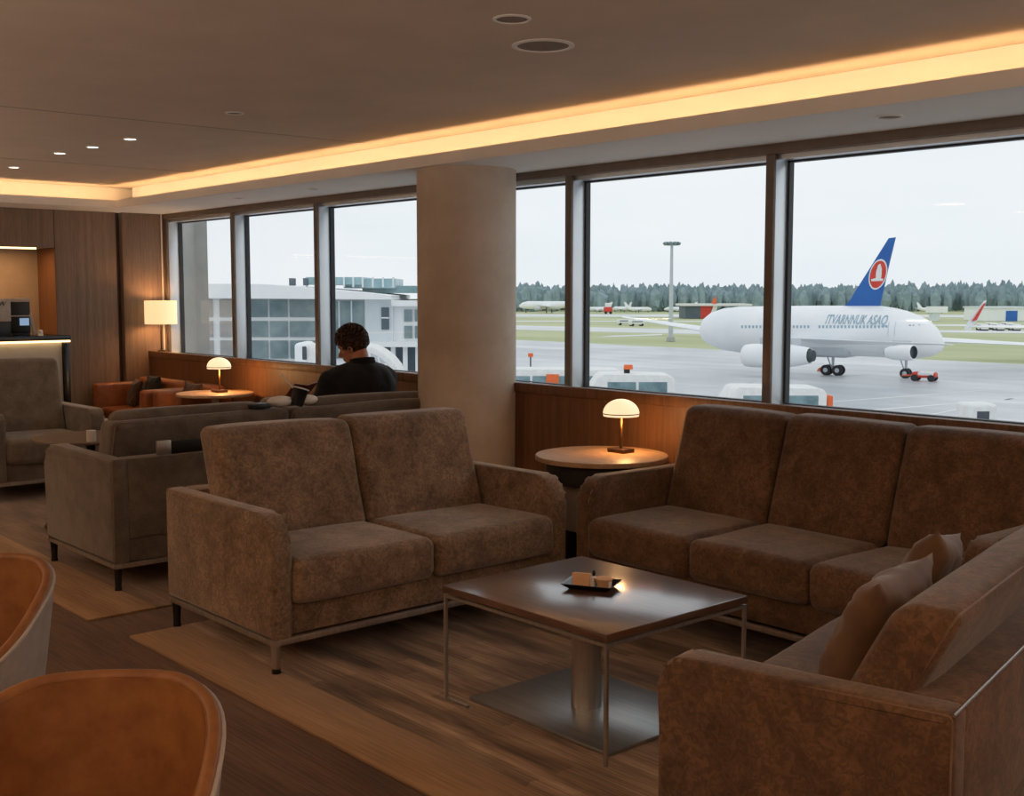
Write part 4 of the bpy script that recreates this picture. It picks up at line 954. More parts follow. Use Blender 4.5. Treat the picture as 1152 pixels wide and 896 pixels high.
for a, b in ((1028.5, 1031.5), (1032.2, 1035.5), (1037.5, 1042), (1042.6, 1047.5)):
    s0, s1 = sx_(a), sx_(b); z = sz_(369, a); y0, y1 = side_y(s0, z), side_y(s1, z)
    p = [(s0, NS * (y0 + .03), z - .40), (s1, NS * (y1 + .06), z - .44), (s1, NS * (side_y(s1, z + .3) + .03), z + .22), (s0, NS * (side_y(s0, z + .3) + .03), z + .30)]
    q = [bm.verts.new(v) for v in p]; q2 = [bm.verts.new((v[0], v[1] - NS * .1, v[2])) for v in p]
    bm.faces.new(q); bm.faces.new(q2[::-1])
    for i in range(4): bm.faces.new((q[i], q2[i], q2[(i + 1) % 4], q[(i + 1) % 4]))
obj('cockpit_windows', bm, 'plane_dark', ap, smooth=False)
bm = bmesh.new()
for pxx in (1007, 1014):
    s = sx_(pxx); z0_, z1_ = sz_(378, pxx), sz_(362, pxx)
    tube(bm, [(s, NS * (side_y(s, z0_ + (z1_ - z0_) * q) + .005), z0_ + (z1_ - z0_) * q) for q in (0, .33, .66, 1)], .025, 5)
obj('cabin_door', bm, 'plane_grey', ap)
# fin
fpts = [(944.5, 346), (952, 343), (957, 337), (961, 328), (996.6, 268.8), (1004, 268), (997, 300), (988.6, 346)]
FINY = 0
fin2 = [(sx_(a), sz_(b, 985)) for a, b in fpts]
bm = bmesh.new(); prism(bm, fin2, -.14, .14, 'Y', bev=.05, seg=2); fin = obj('tail_fin', bm, 'blue_fin', ap, smooth=False)
fy = NS * .15
def disc(bm, cx_, cz_, rx, rz_, y0_, y1_, a0=0, a1=360, n=36, shear_=0):
    prism(bm, [(cx_ + rx * math.cos(q) + shear_ * math.sin(q) * rz_, cz_ + rz_ * math.sin(q)) for q in [math.radians(a0 + (a1 - a0) * i / n) for i in range(n)]], min(y0_, y1_), max(y0_, y1_), 'Y')
lc, lz = sx_(986.2), sz_(309, 985)
kx = AL / (1062.3 - 788)
bm = bmesh.new(); disc(bm, lc, lz, 9.4 * kx, 1.30, fy, fy + NS * .03, shear_=.16); obj('emblem_ring', bm, 'white', fin, smooth=False)
bm = bmesh.new(); disc(bm, lc, lz, 8.2 * kx, 1.16, fy + NS * .031, fy + NS * .05, shear_=.16); obj('emblem_disc', bm, 'red', fin, smooth=False)
bm = bmesh.new()
sail = [(-6.5, -.42), (-1.5, -.30), (-2.5, .25), (-1.6, .78), (.6, .92), (3.4, .45), (4.6, -.20), (4.2, -.34), (7.0, -.36), (7.0, -.55), (-6.0, -.58)]
prism(bm, [(lc + a * kx * .92 + .16 * b, lz + b) for a, b in sail], min(fy + NS * .051, fy + NS * .07), max(fy + NS * .051, fy + NS * .07), 'Y'); obj('emblem_wing', bm, 'white', fin, smooth=False)
# wings
zw = sz_(381, 950); near_y = NS
nd = Vector((0, NS, 0))
def loc_of(px, py, d):
    p = at(px, py, d) - Vector((tail_w.x, tail_w.y, GZ)); return Vector((p.dot(pc), p.dot(ny), p.z))
bm = bmesh.new(); plank(bm, loc_of(930, 387, 101.5), loc_of(872, 380, 104), loc_of(1074, 388.4, 88), loc_of(1058, 387.2, 89), .55, .12)
obj('wing', bm, 'plane_white', ap, angle=.9)
bm = bmesh.new(); plank(bm, loc_of(1050, 384, 104), loc_of(1035, 380, 108), loc_of(1175, 389.5, 108), loc_of(1175, 387, 112), .6, .22); obj('wing', bm, 'plane_white', ap, angle=.9)
bm = bmesh.new(); plank(bm, loc_of(800, 374, 110), loc_of(798, 369, 114), loc_of(699, 357.2, 124), loc_of(703, 356.2, 126), .7, .10); obj('tailplane', bm, 'plane_white', ap, angle=.9)
def engine(x0p, x1p, yc, d0, d1, r_, flip=False):
    A_, B_ = loc_of(x0p, yc, d0), loc_of(x1p, yc + .5, d1); L_ = (B_ - A_).length; q = (B_ - A_).to_track_quat('Z', 'Y').to_matrix().to_4x4(); q.translation = A_
    bm = bmesh.new(); lathe(bm, [(r_ * .80, 0), (r_ * .92, .02 * L_), (r_, .12 * L_), (r_ * 1.02, .35 * L_), (r_ * .92, .75 * L_), (r_ * .66, L_), (r_ * .6, L_), (r_ * .6, .9 * L_), (0, .88 * L_)], n=32)
    bmesh.ops.transform(bm, matrix=q, verts=bm.verts[:]); e = obj('engine', bm, 'plane_white', ap, smooth=None)
    bm = bmesh.new(); lathe(bm, [(0, .10 * L_), (r_ * .80, .10 * L_), (r_ * .80, .0), (r_ * .78, .0), (r_ * .70, .12 * L_), (0, .12 * L_)], n=32)
    bmesh.ops.transform(bm, matrix=q, verts=bm.verts[:]); obj('intake', bm, 'plane_dark', e)
    bm = bmesh.new(); lathe(bm, [(r_ * .58, .92 * L_), (r_ * .45, 1.06 * L_), (.0, 1.08 * L_)], n=24); bmesh.ops.transform(bm, matrix=q, verts=bm.verts[:]); obj('exhaust_cone', bm, 'plane_dark', e)
    m_ = (A_ + B_) / 2; bm = bmesh.new(); box(bm, m_.x - L_ * .25, m_.x + L_ * .35, m_.y - .12, m_.y + .12, m_.z + r_ * .7, m_.z + r_ * 1.5, bev=.05); obj('pylon', bm, 'plane_grey', e)
engine(838, 911, 400, 101.5, 97.5, 1.02)
engine(1028, 998, 396.5, 94.5, 96.5, .66)
bm = bmesh.new(); s0, s1 = sx_(905), sx_(962); zc = sz_(393, 935)
rbox(bm, (s0 + s1) / 2, 0, zc, s1 - s0, 3.2, 1.35, .5, n=4); obj('belly_fairing', bm, 'plane_grey', ap, smooth=True)
def gear(cx_, y_, wheels, h, r_, name='landing_gear'):
    bm = bmesh.new(); cyl(bm, (cx_, y_, r_), (cx_, y_, h), .10, .14, 12); cyl(bm, (cx_ - .1, y_, r_ * 1.3), (cx_ - .8, y_, h), .06, .06, 8)
    g = obj(name, bm, 'plane_grey', ap)
    box_ = bmesh.new(); cyl(box_, (cx_ + wheels[0][0], y_, r_), (cx_ + wheels[-1][0] + .01, y_, r_), .08, .08, 8); obj('axle_beam', box_, 'plane_dark', g)
    for dx, dy in wheels:
        bm = bmesh.new(); cyl(bm, (cx_ + dx, y_ + dy - .13, r_), (cx_ + dx, y_ + dy + .13, r_), r_, r_, 24); obj('wheel', bm, 'tyre', g)
        bm = bmesh.new(); cyl(bm, (cx_ + dx, y_ + dy - .14, r_), (cx_ + dx, y_ + dy + .14, r_), r_ * .45, r_ * .45, 16); obj('hub', bm, 'plane_grey', g)
p = loc_of(937, 412, 102.5); gear(p.x, p.y, [(-.52, -.3), (.52, -.3), (-.52, .3), (.52, .3)], 2.3, .46)
p = loc_of(1013, 420, 97.8); gear(p.x, 0, [(-.0, -.25), (.01, .25)], 2.4, .42, 'nose_gear')
# lettering on the hull
tx0 = sx_(937); tz = sz_(364.3, 970)
zz = tz + .4; yy = side_y(sx_(970), zz) + .06
if NS < 0: TM2 = Matrix(((1, 0, 0, tx0), (0, 0, -1, -yy), (0, 1, 0, tz), (0, 0, 0, 1)))
else: TM2 = Matrix(((-1, 0, 0, sx_(1005)), (0, 0, 1, yy), (0, 1, 0, tz), (0, 0, 0, 1)))
lt = text('ITVARNNUK ASAQ', TM2, 1.15, 'letter', ap, shear=.35, ext=.03, sx=1)
xs = [v.co.x for v in lt.data.vertices]; wid = max(xs) - min(xs); want = sx_(1005) - tx0; k2 = want / wid; mnx = min(xs)
for v in lt.data.vertices: v.co.x = tx0 + (v.co.x - mnx) * k2
for v in lt.data.vertices:      # wrap the letters onto the curved hull
    v.co.y = v.co.y - NS * yy + NS * (side_y(v.co.x, v.co.z) + .03)
# towbar tug and chocks
tb_ = at(1027, 425, 96.2)
tg = thing('tow_tractor', 'low red and white tow tractor at the nose wheel of the airliner', 'tractor', (tb_.x, tb_.y, GZ), ang)
bm = bmesh.new(); rbox(bm, .95, 0, .52, 1.9, 1.0, .48, .18, n=4); obj('chassis', bm, 'red', tg, smooth=True)
bm = bmesh.new(); rbox(bm, 1.15, 0, .62, 1.3, 1.06, .30, .1, n=3); obj('hood', bm, 'white', tg, smooth=True)
for xx in (.25, 1.6):
    for yy_ in (-.45, .45):
        bm = bmesh.new(); cyl(bm, (xx, yy_ - .12, .28), (xx, yy_ + .12, .28), .28, .28, 20); obj('wheel', bm, 'tyre', tg)
bm = bmesh.new(); cyl(bm, (-.9, 0, .4), (.1, 0, .45), .06, .06, 8); obj('tow_bar', bm, 'orange', tg)
for (px, py, l, w_) in ((925.5, 417.6, 'orange wheel chock left of the main landing gear', .55), (1019, 420.5, 'orange wheel chock at the nose gear of the airliner', .45), (946, 417.0, 'orange wheel chock right of the main landing gear', .3)):
    c = gat(px, py, GZ); bm = bmesh.new(); prism(bm, [(-w_, 0), (w_, 0), (w_ * .8, .3), (-w_ * .5, .34)], -.15, .15, 'Y', bev=.03); o = obj('wheel_chock', bm, 'orange'); o.location = c; o.rotation_euler = (0, 0, ang); tag(o, l, 'chock', 'orange wheel chocks')

# distant airliners: one builder, then copies
def small_plane(label, px, d, rz, s=1.0, fincol='plane_white', group='airliners parked far across the airfield', zoff=0):
    c = at(px, 330, d); a = thing('distant_airliner', label, 'airplane', (c.x, c.y, GZ + zoff), rz, group)
    bm = bmesh.new(); fuselage(bm, [(-17 * s, 5.4 * s, 0, 0), (-16 * s, 5.2 * s, .5 * s, .5 * s), (-11 * s, 4.5 * s, 1.4 * s, 1.5 * s), (-6 * s, 4 * s, 1.95 * s, 2 * s), (12 * s, 4 * s, 1.95 * s, 2 * s), (15 * s, 3.8 * s, 1.5 * s, 1.5 * s), (17 * s, 3.4 * s, .6 * s, .6 * s), (17.5 * s, 3.3 * s, 0, 0)], 16); obj('fuselage', bm, 'plane_white', a, smooth=True)
    bm = bmesh.new(); prism(bm, [(-10 * s, 5.6 * s), (-15.5 * s, 11 * s), (-17.5 * s, 11 * s), (-15.5 * s, 5.6 * s)], -.15 * s, .15 * s, 'Y'); obj('tail_fin', bm, fincol, a, smooth=False)
    for sg_ in (-1, 1):
        bm = bmesh.new(); plank(bm, (3 * s, sg_ * 1.5 * s, 3.2 * s), (-3 * s, sg_ * 1.5 * s, 3.2 * s), (-4 * s, sg_ * 16 * s, 4.2 * s), (-5.5 * s, sg_ * 16 * s, 4.2 * s), .7 * s, .2 * s); obj('wing', bm, 'plane_white', a, smooth=False)
        bm = bmesh.new(); cyl(bm, (3.5 * s, sg_ * 5.5 * s, 2.3 * s), (0, sg_ * 5.5 * s, 2.4 * s), 1.0 * s, .75 * s, 16); obj('engine', bm, 'plane_grey', a)
        bm = bmesh.new(); plank(bm, (-13 * s, sg_ * .5 * s, 5.2 * s), (-15.5 * s, sg_ * .5 * s, 5.2 * s), (-15.5 * s, sg_ * 6 * s, 5.6 * s), (-16.7 * s, sg_ * 6 * s, 5.6 * s), .35 * s, .15 * s); obj('tailplane', bm, 'plane_white', a, smooth=False)
        bm = bmesh.new(); cyl(bm, (-1 * s, sg_ * 2.5 * s, 0), (-1 * s, sg_ * 2.5 * s, 3 * s), .25 * s, .25 * s, 8); obj('landing_gear', bm, 'plane_dark', a)
    bm = bmesh.new(); cyl(bm, (13 * s, 0, 0), (13 * s, 0, 2.6 * s), .25 * s, .25 * s, 8); obj('nose_gear', bm, 'plane_dark', a)
    return a
angR = math.atan2(RT.y, RT.x)
sp = small_plane('white airliner parked across the airfield just left of the tall window post', 616, 420, angR + math.radians(145), .72)
for (l, px, d, rz, s) in (('small distant white airliner right of the tall window post, nearest the post', 672, 430, 200, 1), ('small distant white airliner beside the red ground truck', 700, 440, 120, 1),
                          ('small distant white airliner, farthest right before the tall floodlight mast', 718, 425, 30, 1), ('small distant white airliner left of the dark hangar', 766, 430, 160, 1), ('white airliner behind the fuselage, farthest right in the distance', 1048, 410, 20, 1)):
    c = at(px, 330, d); q = dup(sp, (c.x, c.y, GZ), angR + math.radians(rz), l); q.scale = (.5, .5, .5)
# parked airliner beyond the right edge: its wing with the red winglet shows
pr = at(1275, 330, 125); aw = thing('airliner', 'airliner parked beyond the right edge, only a wing with a red and white winglet showing', 'airplane', (pr.x, pr.y, GZ), angR + math.radians(90))
Lm = Matrix.Rotation(-(angR + PI / 2), 4, 'Z')
def l2(px, py, d): return Lm @ (at(px, py, d) - Vector((pr.x, pr.y, GZ)))
c0 = l2(1275, 372, 125)
bm = bmesh.new(); fuselage(bm, [(-14, 4.5, 0, 0), (-12, 4.4, 1, 1), (-6, 4, 1.95, 2), (10, 4, 1.95, 2), (14, 3.8, 1.4, 1.4), (16, 3.5, 0, 0)], 20); obj('fuselage', bm, 'plane_white', aw, smooth=True)
bm = bmesh.new(); plank(bm, l2(1262, 371, 121), l2(1262, 369, 127), l2(1088, 368, 124), l2(1086, 367, 126), .8, .25); obj('wing', bm, 'plane_white', aw, smooth=False)
wl = [(1084, 371), (1092, 371.5), (1102, 356), (1110, 338), (1107, 338.5), (1092, 357)]
bm = bmesh.new()
A_ = [bm.verts.new(l2(a, b, 124.0)) for a, b in wl]; B_ = [bm.verts.new(l2(a, b, 124.5)) for a, b in wl]
bm.faces.new(A_); bm.faces.new(B_[::-1])
for i in range(6): bm.faces.new((A_[i], B_[i], B_[(i + 1) % 6], A_[(i + 1) % 6]))
wg = obj('winglet', bm, 'plane_white', aw, smooth=False)
bm = bmesh.new(); ws = [(1093, 362), (1099, 360), (1109, 341), (1106.5, 342)]
A_ = [bm.verts.new(l2(a, b, 123.8)) for a, b in ws]; B_ = [bm.verts.new(l2(a, b, 123.95)) for a, b in ws]
bm.faces.new(A_); bm.faces.new(B_[::-1])
for i in range(4): bm.faces.new((A_[i], B_[i], B_[(i + 1) % 4], A_[(i + 1) % 4]))
obj('stripe', bm, 'red', wg, smooth=False)
bm = bmesh.new(); plank(bm, l2(1090, 367, 124.2), l2(1090, 366, 125.5), l2(1045, 366.5, 130), l2(1045, 366, 131), .25, .15); obj('wing_tip', bm, 'plane_white', aw, smooth=False)
for yy_ in (-2.5, 2.5):
    bm = bmesh.new(); cyl(bm, (-1, yy_, 0), (-1, yy_, 2.6), .3, .3, 10); obj('landing_gear', bm, 'tyre', aw)

def out_box(name, label, cat, px0, px1, ytop, d, depth, mat, group=None):
    """building standing on the airfield facing the viewpoint"""
    c = at((px0 + px1) / 2, 330, d); W_ = (px1 - px0) * d / 1310; h = EYE - (ytop - 330) * d / 1315 - GZ
    t_ = thing(name, label, cat, (c.x, c.y, GZ), angR, group)
    return t_, W_, h
t_, W_, h = out_box('hangar', 'low dark hangar with a red and white end beyond the airliner nose, left of it', 'hangar', 771, 806, 342, 330, 10, 'hangar_dark')
obj('wall', B(-W_ / 2, 0, 0, 12, 0, h - .6), 'hangar_dark', t_, smooth=False); obj('red_wall', B(0, W_ / 2, 0, 12, 0, h - .6), 'red', t_, smooth=False)
obj('roof', B(-W_ / 2 - 1, W_ / 2 + 10, -1, 13, h - .6, h), 'white', t_, smooth=False)
bm = bmesh.new(); prism(bm, [(W_ * .28, h * .1), (W_ * .44, h * .1), (W_ * .56, h), (W_ * .42, h)], -.5, -.1, 'Y'); obj('white_stripe', bm, 'white', t_, smooth=False)
bm = bmesh.new(); prism(bm, [(W_ * .36, h), (W_ * .42, h + 1.6), (W_ * .5, h + 1.8), (W_ * .52, h)], .2, .8, 'Y'); obj('tail_shape', bm, 'orange', t_, smooth=False)
t_, W_, h = out_box('hangar', 'white hangar with a blue door in front of the trees at the right edge', 'hangar', 1109, 1165, 347, 300, 10, 'white')
obj('wall', B(-W_ / 2, W_ / 2, 0, 14, 0, h), 'facade', t_, smooth=False); obj('roof', B(-W_ / 2 - .3, W_ / 2 + .3, -.4, 14.4, h, h + .35), 'facade_grey', t_, smooth=False)
obj('door', B(-W_ * .08, W_ * .15, -.12, 0, 0, h * .8), 'hangar_blue', t_, smooth=False)
t_, W_, h = out_box('service_tower', 'small white cabin on legs among the far airliners', 'building', 1047, 1067, 345, 300, 5, 'white')
obj('cabin', B(-W_ / 2, W_ / 2, 0, 3, h - 1.6, h), 'facade', t_, smooth=False); obj('mast', B(-W_ * .35, W_ * .1, .4, 2.6, 0, h - 1.6), 'facade_grey', t_, smooth=False)
t_, W_, h = out_box('ground_truck', 'small red and white truck between the distant airliners', 'truck', 680, 689, 341, 400, 3, 'red')
obj('body', B(-W_ / 2, W_ / 2, 0, 3, .6, h * .62, bev=.1), 'red', t_); obj('cabin', B(-W_ * .35, W_ * .35, .3, 2.7, h * .62, h, bev=.1), 'white', t_)
for xx in (-W_ * .3, W_ * .3):
    bm = bmesh.new(); cyl(bm, (xx, -.05, .5), (xx, .3, .5), .5, .5, 12); obj('wheel', bm, 'tyre', t_)
# row of parked service vans
def van(label, px, py, rz, s=1.0, group='parked service vans at the grass edge'):
    c = gat(px, py, GZ); v = thing('service_van', label, 'van', (c.x, c.y, GZ), angR + rz, group)
    bm = bmesh.new(); rbox(bm, 0, 0, .95 * s, 4.4 * s, 1.8 * s, 1.3 * s, .3 * s, n=3); obj('body', bm, 'white', v, smooth=True)
    bm = bmesh.new(); box(bm, -1.7 * s, 1.6 * s, -.92 * s, .92 * s, 1.05 * s, 1.4 * s, bev=.05); obj('window_band', bm, 'bus_window', v)
    for xx in (-1.4, 1.4):
        bm = bmesh.new(); cyl(bm, (xx * s, -.95 * s, .35 * s), (xx * s, .95 * s, .35 * s), .35 * s, .35 * s, 12); obj('wheels', bm, 'tyre', v)
    return v
v0 = van('leftmost of the row of distant white service vans at the right', 1105, 372, 1.5, .8)
for i, (px, py, l) in enumerate(((1115, 370.5, 'second from the left in the row of distant white service vans'), (1123, 372, 'third from the left in the row of distant white service vans'), (1133, 370.0, 'fourth from the left in the row of distant white service vans'), (1141, 372, 'last on the right in the row of distant white service vans'))):
    c = gat(px, py, GZ); dup(v0, (c.x, c.y, GZ), angR + 1.5, l)
for i, (px, py, l) in enumerate(((703, 366, 'distant white van on the grass edge, left of a pair under the mast'), (716, 367, 'distant white van on the grass edge, right of a pair under the mast'))):
    c = gat(px, py, GZ); dup(v0, (c.x, c.y, GZ), angR + .1 + .2 * i, l, 'pair of vans left of the floodlight mast')
# floodlight mast
c = gat(754.5, 384, GZ); fm = thing('floodlight_mast', 'tall thin floodlight mast with a ring of lamps', 'light mast', (c.x, c.y, GZ), angR)
dm = (Vector((c.x, c.y, EYE)) - Vector((0, 0, EYE))).length; H_ = EYE + (330 - 276) * dm / 1315 - GZ
bm = bmesh.new(); cyl(bm, (0, 0, 0), (0, 0, H_), .38, .20, 12); obj('pole', bm, 'plane_grey', fm)
bm = bmesh.new(); cyl(bm, (0, 0, 0), (0, 0, .6), .7, .6, 12); obj('footing', bm, 'concrete', fm)
bm = bmesh.new(); tube(bm, [(.95 * math.cos(q), .95 * math.sin(q), H_ - .1) for q in [k_ * PI / 8 for k_ in range(16)]], .06, 6, True); obj('ring', bm, 'fac_glass', fm)
for i in range(10):
    a = i * 2 * PI / 10; bm = bmesh.new(); q = Matrix.Translation((1.05 * math.cos(a), 1.05 * math.sin(a), H_ + .15)) @ Matrix.Rotation(a, 4, 'Z') @ Matrix.Rotation(.5, 4, 'Y'); box(bm, -.12, .25, -.22, .22, -.2, .2, mat=q); obj('floodlight', bm, 'fac_glass', fm)

# apron buses
def bus(label, px0, px1, ytop, d, orange=None, beacon=None, taper=0, group='white apron buses below the window', rz=0, rear_orange=False, hh=2.7):
    c = at((px0 + px1) / 2, 330, d); W_ = (px1 - px0) * d / 1310; top = EYE - (ytop - 330) * d / 1315
    t_ = thing('apron_bus', label, 'bus', (c.x, c.y, GZ), angR + rz, group); h = top - GZ
    bm = bmesh.new(); prism(bm, [(-W_ / 2, .45)] + [(-W_ / 2 + .1, h * .55)] + [(-W_ / 2 + .15 + taper * .3, h - .75)] + arc(-W_ / 2 + .35 + taper, h - .30, .30, 150, 90, 4) + arc(W_ / 2 - .35, h - .35, .3, 90, 0, 5) + [(W_ / 2, .45)], -1.2, 1.2, 'Y', bev=.12, seg=3)
    b_ = obj('body', bm, 'white', t_, angle=.9)
    n_ = max(2, int(W_ / 1.9)); x = -W_ / 2 + .45 + taper; ww = (W_ - .8 - taper) / n_
    for i in range(n_):
        wdw = bmesh.new(); box(wdw, x + i * ww + .06, x + (i + 1) * ww - .06, -1.23, -1.17, h - .86, h - .34, bev=.02); obj('window', wdw, 'bus_window', t_)
    bm = bmesh.new(); box(bm, -W_ / 2 + .2, W_ / 2 - .2, -1.22, 1.22, .55, .62); obj('side_skirt', bm, 'plane_grey', t_)
    for xx in (-W_ / 2 + 1.1, W_ / 2 - 1.1):
        for yy_ in (-1.08, 1.08):
            bm = bmesh.new(); cyl(bm, (xx, yy_ - .14, .45), (xx, yy_ + .14, .45), .45, .45, 20); obj('wheel', bm, 'tyre', t_)
    if orange is not None:
        obj('orange_door', B(orange * W_ - .32, orange * W_ + .32, -1.26, -1.19, h - 1.5, h - .25), 'orange', t_)
    if beacon is not None:
        bm = bmesh.new(); cyl(bm, (beacon * W_, 0, h - .02), (beacon * W_, 0, h + .16), .14, .14, 12); bb = obj('beacon_base', bm, 'black', t_)
        bm = bmesh.new(); cyl(bm, (beacon * W_ + .06, 0, h + .16), (beacon * W_ + .06, 0, h + .36), .22, .2, 14); obj('beacon', bm, 'orange', bb)
    if rear_orange:
        obj('rear_light', B(W_ / 2 - .02, W_ / 2 + .22, -1.2, 1.2, h - 1.9, h - .35, bev=.05), 'orange', t_)
    return t_
bus('white apron bus with an orange door, nearest the round column', 540, 700, 414.5, 60, orange=.006, group=None)
bm = bmesh.new()
c = at(597, 330, 59)
hm = thing('beacon_pole', 'thin pole with an orange beacon behind the bus with the orange door', 'beacon', (c.x, c.y, GZ), angR)
bm = bmesh.new(); cyl(bm, (0, 0, 0), (0, 0, 3.75), .04, .04, 8); obj('pole', bm, 'plane_dark', hm)
bm = bmesh.new(); cyl(bm, (0, 0, 3.75), (0, 0, 3.95), .14, .14, 12); obj('beacon', bm, 'orange', hm); hm.location = at(597, 330, 63).xy.to_3d() + Vector((0, 0, GZ))
bus('white apron bus with an orange roof beacon, behind the near table lamp', 652, 758, 420, 53, beacon=.01, taper=.7, group=None)
bus('white rounded van with an orange rear corner, at the bottom of the right-hand window', 803, 926, 434.5, 50, rear_orange=True, taper=.6, group=None)
t_, W_, h = out_box('baggage_cart', 'small white wheeled ground unit with a dark opening at the right', 'cart', 1086, 1120, 454, 47, 2, 'white')
bm = bmesh.new(); rbox(bm, 0, 0, h / 2 + .1, W_, 1.3, h - .2, .15, n=3); obj('body', bm, 'white', t_, smooth=True)
obj('opening', B(-W_ * .18, W_ * .22, -.68, -.64, h - .85, h - .30, bev=.01), 'plane_dark', t_); obj('beacon', B(W_ * .38, W_ * .52, -.3, 0, h - .35, h - .1, bev=.02), 'orange', t_)
for xx in (-W_ * .3, W_ * .3):
    bm = bmesh.new(); cyl(bm, (xx, -.6, .2), (xx, .6, .2), .2, .2, 12); obj('wheels', bm, 'tyre', t_)

# ------------------------------------------------------------------ terminal wing seen through the left windows
TD = 80.0
c = at(330, 330, TD); tm = thing('terminal_building', 'white glazed terminal wing with a flat projecting roof seen through the left windows', 'building', (c.x, c.y, GZ), angR)
ux = lambda px: (px - 330) * TD / 1310
uz = lambda py: EYE - (py - 330) * TD / 1315 - GZ
x0_, x1_ = ux(150), ux(412)
obj('wall', B(x0_, x1_, .25, 14, 0, uz(334)), 'facade', tm, smooth=False)
bm = bmesh.new(); prism(bm, [(ux(150), uz(335)), (ux(150), uz(319)), (ux(300), uz(320)), (ux(372), uz(325.5)), (ux(440), uz(332.5)), (ux(440), uz(337))], -1.6, 15, 'Y'); obj('roof', bm, 'facade', tm, smooth=False)
for (pa, pb, mt) in ((224, 238, 'fac_glass_warm'), (246, 275, 'fac_glass_warm'), (279, 300, 'fac_glass'), (302.5, 322.5, 'fac_glass'), (325, 353, 'fac_glass')):
    for (ya_, yb_) in ((337, 357), (361.5, 379.5), (383.5, 404), (408, 424)):
        obj('window', B(ux(pa), ux(pb), .12, .24, uz(yb_), uz(ya_)), mt, tm, smooth=False)
obj('window', B(ux(355), ux(408.5), .12, .24, uz(404), uz(338.5)), 'fac_glass', tm, smooth=False)
for pxx in (367, 381, 395): obj('window_bar', B(ux(pxx) - .05, ux(pxx) + .05, .05, .12, uz(404), uz(338.5)), 'facade_grey', tm, smooth=False)
obj('wall', B(ux(410.5), ux(442), .0, 12, uz(386), uz(337)), 'facade_grey', tm, smooth=False)
obj('window', B(ux(429), ux(437.5), -.1, -.002, uz(371), uz(346)), 'hangar_dark', tm, smooth=False); obj('window_bar', B(ux(429), ux(437.5), -.14, -.102, uz(358.5), uz(357)), 'facade', tm, smooth=False)
obj('wall', B(ux(442), ux(500), .4, 12, uz(384), uz(338)), 'facade', tm, smooth=False)
obj('canopy', B(ux(441), ux(500), -.6, 12, uz(344.5), uz(338)), 'facade', tm, smooth=False)
for (ya_, yb_) in ((348.5, 362), (367, 381)):
    for (pa, pb) in ((454, 463), (466, 476)): obj('window', B(ux(pa), ux(pb), .28, .39, uz(yb_), uz(ya_)), 'fac_glass', tm, smooth=False)
obj('canopy', B(ux(405), ux(500), -1.2, 12, uz(390), uz(384)), 'facade', tm, smooth=False)
for pxx in (414, 442.5, 456, 470): obj('pillar', B(ux(pxx) - .15, ux(pxx) + .15, -.6, -.2, 0, uz(390)), 'facade', tm, smooth=False)
obj('wall', B(ux(412), ux(500), 2.5, 12, 0, uz(390)), 'hangar_dark', tm, smooth=False)
obj('rooftop_glazing', B(ux(333), ux(400), 4, 10, uz(320), uz(311)), 'teal', tm, smooth=False)
obj('rooftop_glazing', B(ux(375), ux(437), 5, 11, uz(324), uz(312.5)), 'teal', tm, smooth=False)
for pxx in (334, 345, 356, 367, 378, 389, 400, 412, 424, 436): obj('glazing_post', B(ux(pxx) - .06, ux(pxx) + .06, 3.8, 3.98, uz(323), uz(311)), 'facade_grey', tm, smooth=False)
obj('rooftop_deck', B(ux(395), ux(500), 6, 14, uz(330), uz(321)), 'teal', tm, smooth=False)
obj('rooftop_unit', B(ux(316), ux(321), 3, 4, uz(321), uz(312.5)), 'hangar_dark', tm, smooth=False)
obj('rooftop_unit', B(ux(333.5), ux(337), 2.6, 3.6, uz(321), uz(312.5)), 'hangar_dark', tm, smooth=False)
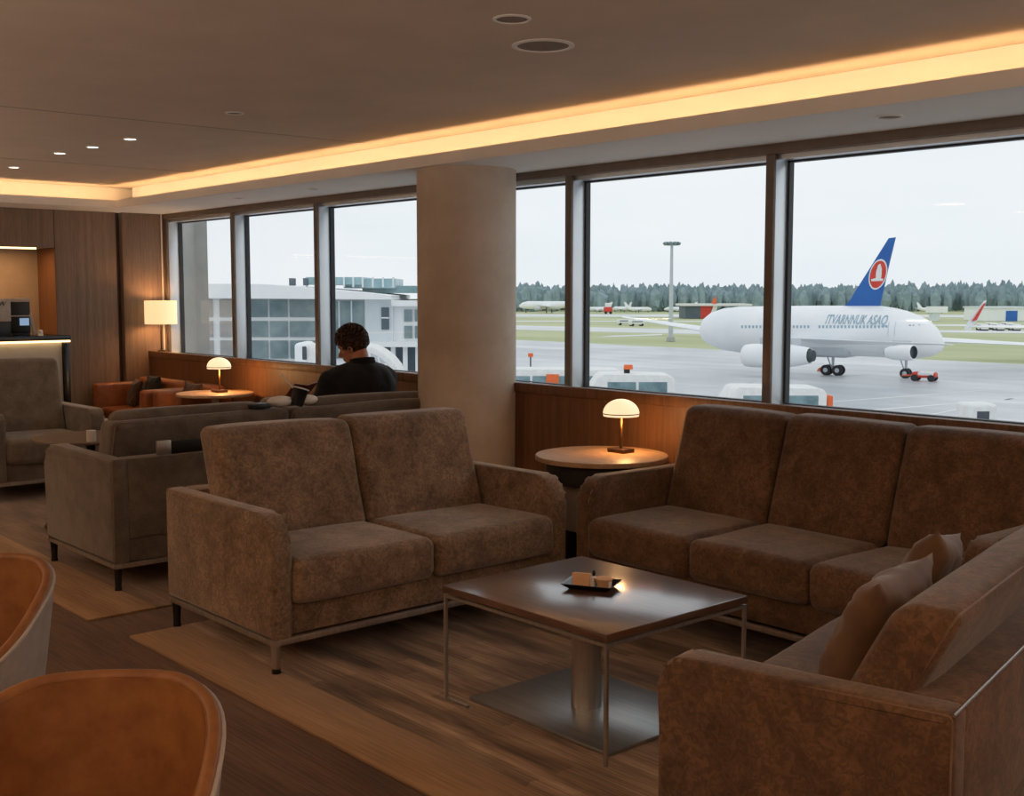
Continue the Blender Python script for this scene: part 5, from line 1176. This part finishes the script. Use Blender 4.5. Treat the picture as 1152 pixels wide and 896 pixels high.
# boarding bridge: curved white cover with ribs beyond the seated person
c = at(430, 330, 52); bb_ = thing('boarding_bridge', 'white curved boarding bridge hood outside, right beyond the head of the seated person', 'boarding bridge', (c.x, c.y, GZ), angR)
vx = lambda px: (px - 430) * 52 / 1310
vz = lambda py: EYE - (py - 330) * 52 / 1315 - GZ
outer = [(vx(a), vz(b)) for a, b in ((400, 430), (400, 392), (408, 389), (418, 391), (428, 396), (438, 404), (446, 414), (450, 430))]
bm = bmesh.new(); prism(bm, outer, 0, 2.6, 'Y', bev=.08); obj('hood', bm, 'white', bb_, angle=.9)
inner_ = [(vx(a), vz(b)) for a, b in ((406, 430), (406, 398), (414, 396.5), (424, 401), (433, 408), (440, 418), (442, 430))]
bm = bmesh.new(); prism(bm, inner_, -.05, -.003, 'Y'); obj('opening', bm, 'plane_grey', bb_)
for a0_, b0_ in ((415, 397), (425, 402), (433, 409)):
    bm = bmesh.new(); tube(bm, [(vx(a0_), -.1, vz(b0_)), (vx(a0_ + 6), -.1, vz(430))], .05, 6); obj('rib', bm, 'white', bb_)
bm = bmesh.new(); cyl(bm, (vx(425), 1.3, 0), (vx(425), 1.3, vz(428)), .3, .3, 14); obj('support_leg', bm, 'plane_grey', bb_)
# white service truck left of the person's head
c = at(343, 330, 52); wt = thing('service_truck', 'white high service truck outside with a dark side window, left of the seated person', 'truck', (c.x, c.y, GZ), angR)
wx = lambda px: (px - 343) * 52 / 1310
bm = bmesh.new(); rbox(bm, (wx(334.5) + wx(356)) / 2 , 1, (vz(388) + .5) / 2, wx(366) - wx(335), 2.2, vz(388) - .5, .35, n=3); obj('box_body', bm, 'white', wt, smooth=True)
bm = bmesh.new(); rbox(bm, (wx(334.5) + wx(348)) / 2 - .15, 1, (vz(386) + .5) / 2, .55, 2.4, vz(386) - .5, .2, n=3); obj('front_shell', bm, 'facade', wt, smooth=True)
bm = bmesh.new(); rbox(bm, wx(342), -.16, vz(397.5), .20, .1, .60, .04, n=3); obj('window', bm, 'plane_dark', wt, smooth=True)
for xx in (wx(338), wx(356)):
    bm = bmesh.new(); cyl(bm, (xx, -.1, .45), (xx, 2.1, .45), .45, .45, 16); obj('wheels', bm, 'tyre', wt)
